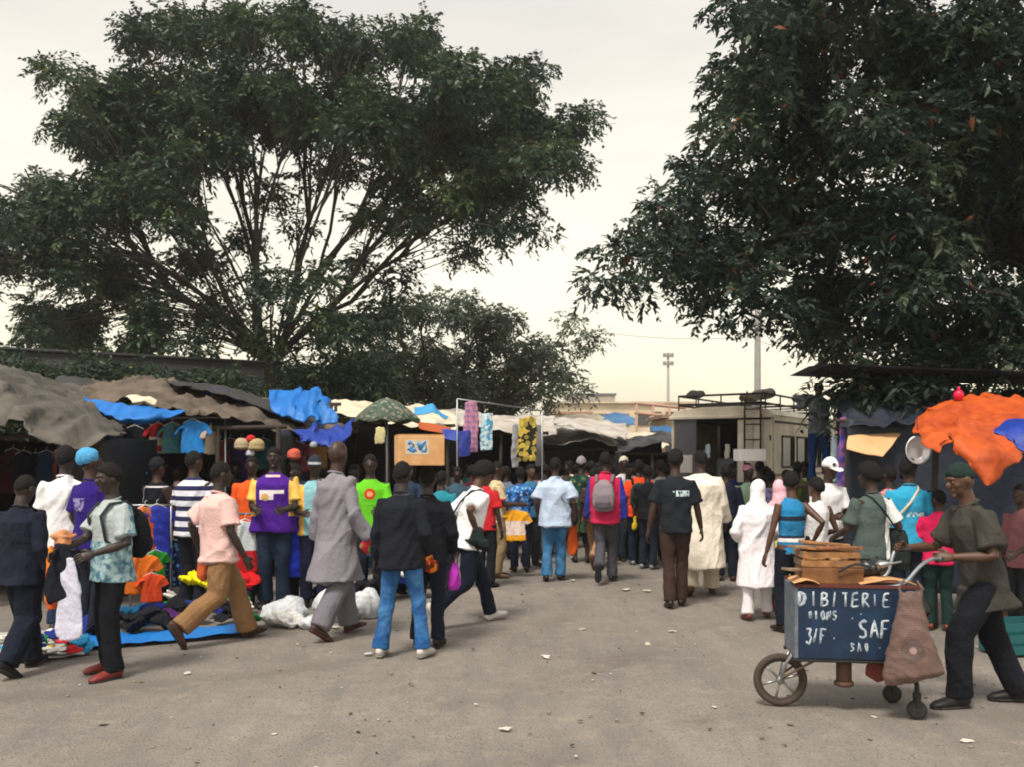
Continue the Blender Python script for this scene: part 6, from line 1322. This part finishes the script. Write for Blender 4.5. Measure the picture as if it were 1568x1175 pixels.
# brush lettering: strokes of white paint a little proud of the panel
PAINT = solid('white_brush_paint', '#cdd8e0', .7, noise=1, scale=28, c2='#4a6078')
FONT = {'D': [[(0, 0), (0, 1)], [(0, 1), (.55, .85), (.65, .5), (.5, .1), (0, 0)]], 'I': [[(.2, 0), (.2, 1)]], 'B': [[(0, 0), (0, 1), (.5, .9), (.5, .6), (.05, .5), (.6, .42), (.55, .08), (0, 0)]],
        'T': [[(.3, 0), (.3, 1)], [(0, 1), (.65, .98)]], 'E': [[(.6, 1), (.05, .98), (.02, .5), (0, .02), (.6, 0)], [(.03, .52), (.45, .54)]], 'R': [[(0, 0), (0, 1), (.5, .92), (.52, .6), (.05, .5), (.6, 0)]],
        'N': [[(0, 0), (.05, 1), (.5, 0), (.55, 1)]], 'A': [[(0, 0), (.3, 1), (.6, 0)], [(.12, .38), (.48, .38)]], 'S': [[(.55, .9), (.25, 1), (.05, .8), (.15, .55), (.5, .42), (.5, .12), (.2, 0), (0, .12)]],
        'F': [[(0, 0), (.03, 1), (.55, .98)], [(.02, .52), (.4, .54)]], '3': [[(.0, .95), (.45, 1), (.2, .6), (.5, .3), (.2, -.05), (-.1, .05)]], '/': [[(.0, 0), (.3, 1)]], '.': [[(.1, .35), (.2, .35)]], '-': [[(.0, .5), (.4, .5)]],
        'O': [[(.3, 0), (.02, .35), (.1, .85), (.35, 1), (.58, .65), (.5, .15), (.3, 0)]], 'U': [[(0, 1), (.05, .15), (.3, 0), (.55, .2), (.55, 1)]], 'L': [[(0, 1), (0, 0), (.5, .02)]], 'K': [[(0, 0), (0, 1)], [(.5, 1), (.03, .5), (.55, 0)]]}
def paint(txt, px, py, hpx, adv, wpx=3.2, seed=0, strength=1.):
    """px,py: lower left of the first letter, in photo pixels measured on the panel"""
    r_ = np.random.default_rng(seed); k = (LC / 165.0); kz = (z1 - z0) / 112.0
    for i, ch in enumerate(txt):
        v = Vol(); ok = False
        for st in FONT.get(ch, []):
            pts = []
            for (x, y) in st: pts.append(((px - 1221 + (i * adv) + x * hpx * .62 + r_.normal() * .7) * k, -.0185, z1 - (py - 900 - y * hpx + r_.normal() * .7) * kz))
            P_ = np.array(pts); 
            if len(P_) > 2:
                t = np.arange(len(P_)); tt = np.linspace(0, len(P_) - 1, len(P_) * 3); P_ = np.stack([np.interp(tt, t, P_[:, q]) for q in range(3)], 1)
            v.loft(P_, .0016, wpx * k * .5 * strength * np.interp(np.linspace(0, 1, len(P_)), (0, .5, 1), (r_.uniform(.9, 1.3), 1, r_.uniform(.6, 1))), hint=(0, 1, 0), seg=6, cap=.3); ok = True
        if ok: v.build('letter', PAINT, CART)

paint('D', 1222, 928, 20, 15, 5.0, 1, 1.3); paint('IBITERIE', 1240, 929, 21, 14.6, 3.4, 2)
paint('NIONS', 1236, 950, 13, 8.6, 3.2, 3); paint('SAF', 1309, 977, 27, 15.5, 4.0, 4); paint('3/F', 1233, 987, 22, 10, 3.6, 5)
paint('SAO', 1296, 998, 12, 10, 2.4, 6); paint('.', 1336, 996, 10, 5, 3, 7); paint('.', 1272, 984, 12, 5, 3, 8); paint('-', 1298, 950, 6, 5, 3, 9); paint('.', 1310, 944, 10, 5, 3, 10)
# front wheel with fork
wx, wz, wr_, wy = (1200 - 1222) / F * 6.55 + .012, .182, .182, .20
wh = link('wheel', None, None, CART); wh.empty_display_size = .1; wh.location = (wx, wy, wz)
ts = np.linspace(0, 2 * np.pi, 41)
v = Vol(); v.loft([((wr_ - .024) * math.cos(t), 0, (wr_ - .024) * math.sin(t)) for t in ts], .025, .024, hint=(0, 1, 0), seg=10); v.build('tyre', solid('dusty_tyre', '#4a4038', .9, noise=.6, scale=12), wh)
v = Vol(); v.loft([((wr_ - .05) * math.cos(t), 0, (wr_ - .05) * math.sin(t)) for t in ts], .014, .008, hint=(0, 1, 0), seg=8); v.build('rim', solid('rusty_rim', '#4a423c', .6, metal=.4), wh)
for i in range(6):
    t = i * math.pi / 3 + .3; v = Vol(); v.bar((.02 * math.cos(t), 0, .02 * math.sin(t)), ((wr_ - .052) * math.cos(t), 0, (wr_ - .052) * math.sin(t)), .009); v.build('spoke', STEEL, wh)
v = Vol(); v.bar((0, -.035, 0), (0, .035, 0), .026, seg=12); v.build('hub', STEEL, wh)
for s_ in (-1, 1):
    v = Vol(); v.loft([(wx, wy + s_ * .042, wz), (wx + .03, wy + s_ * .045, wz + .12), (wx + .07, wy + s_ * .06, z0 - .01)], [.012, .012, .012], seg=7); v.build('fork', STEEL, CART)
    v = Vol(); v.bar((wx + .0, wy + s_ * .045, wz + .02), (wx + .26, wy + s_ * .10, z0 - .01), .009); v.build('stay', solid('bent_iron', '#7a6a5c', .6, metal=.5), CART)
# rear legs and casters
for i, (x, y, zc, r_) in enumerate((((1397 - 1222) / F * 6.3 - .01, -.03, .062, .062), ((1370 - 1222) / F * 6.7 + .02, .40, .062, .062))):
    v = Vol(); v.loft([(min(x, LC - .03), y, z0), (x, y, .22), (x, y, .14)], [.016, .016, .018], seg=7); v.build('leg', RUBBER, CART)
    c_ = link('caster', None, None, CART); c_.location = (x, y, 0)
    v = Vol(); v.loft([(0, -.025, .15), (.0, -.028, .07)], [.02, .014], [.005, .005], hint=(1, 0, 0), seg=6); v.loft([(0, .025, .15), (.0, .028, .07)], [.02, .014], [.005, .005], hint=(1, 0, 0), seg=6); v.bar((0, 0, .14), (0, 0, .17), .03); v.build('fork', RUBBER, c_)
    v = Vol(); v.bar((0, -.018, zc), (0, .018, zc), r_, seg=18); v.bar((0, -.03, zc), (0, .03, zc), .018); v.build('tyre', RUBBER, c_)
# handles rise from the box to the pusher's hands
bpy.context.view_layer.update(); Mi = CART.matrix_world.inverted()
PC = PEOPLE['cartman']
def hand_pt(i): q = PC['wr'][i] + unit(PC['wr'][i] - PC['elb'][i]) * .075; return Mi @ (PC['M'] @ Vector(q))
for i, y0 in ((0, .0), (1, DC)):
    hp = hand_pt(i); st0 = Vector((LC - .06, y0, z1 + .015)); d_ = hp - st0
    pts = [st0 + Vector((-.16, 0, -.01)), st0, st0 + d_ * .35 + Vector((0, 0, .055)), st0 + d_ * .72 + Vector((0, 0, .045)), hp + Vector((0, 0, -.012)), hp + Vector((.09, 0, -.012))]
    P_ = np.array([tuple(q) for q in pts]); t = np.arange(6); tt = np.linspace(0, 5, 20); P_ = np.stack([np.interp(tt, t, P_[:, q]) for q in range(3)], 1)
    for _ in range(3): P_[1:-1] = .25 * P_[:-2] + .5 * P_[1:-1] + .25 * P_[2:]
    v = Vol(); v.loft(P_, .0135, hint=(0, 1, 0), seg=9); h_ = v.build('handle', solid('worn_pipe', '#8f959c', .4, metal=.6, noise=.5, scale=20), CART)
    v = Vol(); v.loft(P_[-5:], .0175, hint=(0, 1, 0), seg=9); v.build('grip', RUBBER, h_)
def cart_pt(x, y, z): return CART.matrix_world @ Vector((x, y, z))
# things riding on and hanging from the cart
def onc(name, v, mat, c, label, cat, rz=CA, smooth=True, rem=None, group=None, bevel=0):
    me = v.remesh(name, *rem) if rem else v.mesh(name, smooth); o = link(name, me, mat); o.location = c; o.rotation_euler = (0, 0, rz)
    if bevel: b_ = o.modifiers.new('b', 'BEVEL'); b_.width = bevel; b_.segments = 2
    return tag(o, label, cat, group)
CRT = solid('stained_carton', '#8a5f3a', .9, noise=1, c2='#5b3c26', scale=9, bump=.4)
carton(cart_pt(.235, .20, z1 + .012), .20, .14, .055, CA + .03, CRT, 'lower flattened stained carton stacked on the cart')
CW = [solid('board_wood', '#a8794e', .9, noise=1, c2='#6a4930', scale=14, bump=.5), solid('grey_board_wood', '#8f7a62', .9, noise=1, c2='#54443a', scale=11, bump=.5), solid('red_board_wood', '#94603e', .9, noise=1, c2='#553624', scale=12, bump=.5)]
r_ = np.random.default_rng(15)
rt = thing('wooden_crate', cart_pt(.225, .21, z1 + .128), CA + .06); tag(rt, 'broken open wooden crate in the middle of the cart load', 'crate')
for z in (.022, .078):
    for s_ in (-1, 1):
        v = Vol(); v.box((r_.normal() * .008, s_ * .125, z), (.185, .006, .019), rotz(r_.normal() * .02)); v.build('slat', CW[0], rt, smooth=False); v = Vol(); v.box((s_ * .19, 0, z), (.006, .115, .019)); v.build('slat', CW[1], rt, smooth=False)
for sx in (-1, 1):
    for sy in (-1, 1): v = Vol(); v.box((sx * .174, sy * .108, .05), (.011, .010, .05)); v.build('corner_post', CW[0], rt, smooth=False)
v = Vol(); v.box((0, 0, .005), (.17, .11, .004)); v.build('base', CW[0], rt, smooth=False)
for i, (x, y, z, L_, a_, m_, lb) in enumerate([(.20, .20, .100, .215, .10, 0, 'long tan board lying across the top of the crate'), (.30, .16, .117, .15, -.25, 2, 'short reddish board leaning askew on the long tan board'), (.10, .24, .118, .13, .5, 1, 'greyish offcut at the left on top of the crate'),
        (.22, .27, .137, .17, -.08, 0, 'topmost narrow tan offcut at the back of the pile'), (.02, .12, -.03, .12, .7, 1, 'weathered grey offcut sticking out at the left of the stained carton')]):
    v = Vol(); v.box((0, 0, 0), (L_, .035 + .008 * (i % 3), .008)); o = link('board', v.mesh('board', False), CW[m_]); o.location = cart_pt(x, y, z1 + .132 + z); o.rotation_euler = (r_.normal() * .05, r_.normal() * .05, CA + a_); md = o.modifiers.new('b', 'BEVEL'); md.width = .002; tag(o, lb, 'board')
for i, (x, cc, lb) in enumerate(((-.08, '#b98a58', 'brown paper parcel at the left inside the crate'), (.08, '#c49a6a', 'pale paper parcel at the right inside the crate'))):
    bpy.context.view_layer.update(); v = Vol(); v.ell((0, 0, .0), (.075, .07, .035)); c = rt.matrix_world @ Vector((x, -.02, .045)); onc('parcel', v, cp(cc), c, lb, 'parcel', rem=(.01, 2, folds(.006, 30, 22, i)))
for i, (x0_, x1_, y_, cc, lb) in enumerate(((-.03, .13, .05, '#c99a66', 'torn card flap sticking out at the left of the cart top'), (.40, .76, .10, '#c48a5a', 'card sheet lying on the right of the cart top'))):
    V0_, V1_ = (x0_, x1_); o = tarp('card_sheet', [[cart_pt(x0_, y_ - .1, z1 + .03), cart_pt((x0_ + x1_) / 2, y_ - .1, z1 + .055), cart_pt(x1_, y_ - .1, z1 + .03)], [cart_pt(x0_, y_ + .2, z1 + .03), cart_pt((x0_ + x1_) / 2, y_ + .2, z1 + .05), cart_pt(x1_, y_ + .2, z1 + .03)]], CARD, amp=.006, freq=8, seed=i, thick=.005); tag(o, lb, 'cardboard', 'card sheets on the cart')
v = Vol(); v.ell((0, 0, .05), (.12, .09, .06)); v.ell((.05, .0, .08), (.07, .06, .05)); onc('plastic_bag', v, solid('black_polythene', '#14171a', .35, spec=.6, bump=.5), cart_pt(.52, .26, z1 + .05), 'black plastic bag behind the crate on the cart', 'bag', rem=(.01, 2, folds(.01, 25, 20, 3)))
v = Vol(); v.loft([(-.04, 0, 0), (-.02, 0, .012), (.06, 0, .02), (.11, 0, .03)], [.028, .03, .01, .009], [.028, .03, .007, .007], seg=10); onc('ladle', v, STEEL, cart_pt(.58, .12, z1 + .135), 'shiny metal ladle on the black plastic bag', 'utensil')
v = Vol(); ts = np.linspace(0, 1, 16); v.loft([(.22 * t, -.01 * math.sin(3 * t), .055 * math.sin(math.pi * t * .9) + .01) for t in ts], .009, seg=7, hint=(0, 1, 0)); onc('hose', v, RUBBER, cart_pt(.27, .035, z1 + .09), 'short black rubber hose curling over the front of the crate', 'hose')
v = Vol(); v.bar((0, 0, -.17), (0, 0, 0), .052, .052, seg=14); v.bar((0, 0, -.185), (0, 0, -.165), .066, seg=14); onc('tin_can', v, solid('rusty_tin', '#5f4438', .7, metal=.2, noise=.6, scale=9), cart_pt(.32, .12, z0 - .012), 'rusty brown tin hanging under the middle of the cart', 'can')
v = Vol(); v.loft([(0, 0, 0), (.0, 0, -.05), (.01, 0, -.10), (.03, 0, -.15)], [.03, .07, .075, .03], [.02, .03, .035, .02], seg=12); onc('rag_bag', v, cp('#7a3d3a'), cart_pt(.52, .10, z0 - .01), 'dull red rag hanging under the cart beside the tin', 'rag', rem=(.009, 2, folds(.007, 28, 20, 4)))
v = Vol(); v.loft([(0, 0, 0), (0, 0, -.05), (0, 0, -.16), (0, 0, -.30), (.01, 0, -.44), (.02, 0, -.53), (.03, 0, -.57)], [.035, .075, .10, .13, .17, .20, .19], [.03, .045, .06, .075, .085, .08, .05], seg=20, cap=.2)
for s_ in (-1, 1): v.loft([(s_ * .055, 0, -.05), (s_ * .07, 0, .02), (s_ * .04, 0, .075)], [.022, .018, .012], [.012, .012, .01], seg=8)
mm, n, p = node_mat('mesh_sacking'); tc = N(n, 'ShaderNodeTexCoord'); q = N(n, 'ShaderNodeTexNoise', Scale=6.0, Detail=5.0); n.links.new(tc.outputs['Object'], q.inputs['Vector'])
b1_ = mixc(n, q.outputs['Fac'], hexc('#7d625a'), hexc('#453532')); sp = N(n, 'ShaderNodeSeparateXYZ'); n.links.new(tc.outputs['Object'], sp.inputs[0])
hx_ = mathn(n, 'ADD', mathn(n, 'SINE', mathn(n, 'MULTIPLY', sp.outputs[0], 420)), mathn(n, 'SINE', mathn(n, 'MULTIPLY', sp.outputs[2], 420))); bb = N(n, 'ShaderNodeBump', Strength=.2, Distance=.002); n.links.new(hx_, bb.inputs['Height'])
dd_ = mathn(n, 'ADD', mathn(n, 'POWER', mathn(n, 'ABSOLUTE', mathn(n, 'SUBTRACT', sp.outputs[0], -.005)), 2.0), mathn(n, 'POWER', mathn(n, 'ABSOLUTE', mathn(n, 'ADD', sp.outputs[2], .37)), 2.0))
b2_ = mixc(n, mathn(n, 'MULTIPLY', mathn(n, 'LESS_THAN', mathn(n, 'ADD', dd_, mathn(n, 'MULTIPLY', q.outputs['Fac'], .008)), .009), .38), b1_, hexc('#3a3a3c')); b3_ = mixc(n, mathn(n, 'LESS_THAN', dd_, .0005), b2_, hexc('#957a78'))
n.links.new(b3_, p.inputs['Base Color']); p.inputs['Roughness'].default_value = .7; n.links.new(bb.outputs[0], p.inputs['Normal'])
onc('mesh_sack', v, mm, cart_pt(LC - .055, -.125, .85), 'large dusty pink woven sack hanging from the cart handle', 'sack', rem=(.0095, 2, crumple(.009, 14, 9)))
v = Vol(); v.loft([(0, 0, 0), (0, 0, -.10), (0.02, 0, -.24), (.03, 0, -.30)], [.04, .10, .13, .08], [.03, .05, .06, .04], seg=14); onc('plastic_bag', v, solid('dark_green_polythene', '#1c2422', .4, spec=.5, bump=.5), cart_pt(LC + .07, .36, .87), 'dark green bag hanging behind the pink sack', 'bag', rem=(.011, 2, folds(.012, 22, 9, 12)))
# the dark cloth roll and small stones scattered in the dust
PEB = solid('pebble', '#8c8074', .9)
r_ = np.random.default_rng(91); v = Vol()
for k in range(420):
    Y = 4.5 + 14 * r_.uniform() ** 1.4; X = r_.uniform(-.5, .55) * Y; s_ = r_.uniform(.004, .013); v.ell((X, Y, s_ * .3), (s_ * r_.uniform(.8, 1.6), s_, s_ * .6), seg=6, rings=4)
tag(v.build('gravel', PEB), 'small stones and grit scattered over the street', 'gravel', kind='stuff')
bpy.context.view_layer.update()
r_ = np.random.default_rng(17)
for cc, nm, num in (('#c9c2b4', 'pale', 70), ('#3a3632', 'dark', 60), ('#6a5a3c', 'brown', 50)):
    v = Vol()
    for k in range(num):
        Y = 5.2 + 12 * r_.uniform() ** 1.2; X = r_.uniform(-.5, .5) * Y; s_ = r_.uniform(.006, .022); v.ell((X, Y, .003), (s_ * r_.uniform(.8, 2), s_ * .8, .004), rotz(r_.uniform(0, 3)), seg=6, rings=4)
    tag(v.build('litter_scraps', cloth(cc)), f'tiny {nm} scraps trodden into the dust of the street', 'litter', kind='stuff')
# ---------------------------------------------------------------- thin dusty air
v = Vol(); v.box((0, 700, 8.8), (980, 850, 10.2)); m = bpy.data.materials.new('dusty_air'); m.use_nodes = True; n = m.node_tree; n.nodes.clear()
o_ = n.nodes.new('ShaderNodeOutputMaterial'); pv = n.nodes.new('ShaderNodeVolumePrincipled'); pv.inputs['Density'].default_value = .0009; pv.inputs['Color'].default_value = (.97, .95, .92, 1); pv.inputs['Anisotropy'].default_value = .3
n.links.new(pv.outputs[0], o_.inputs['Volume']); hz = v.build('haze', m, smooth=False); tag(hz, 'thin pale dusty air over the market', kind='stuff')
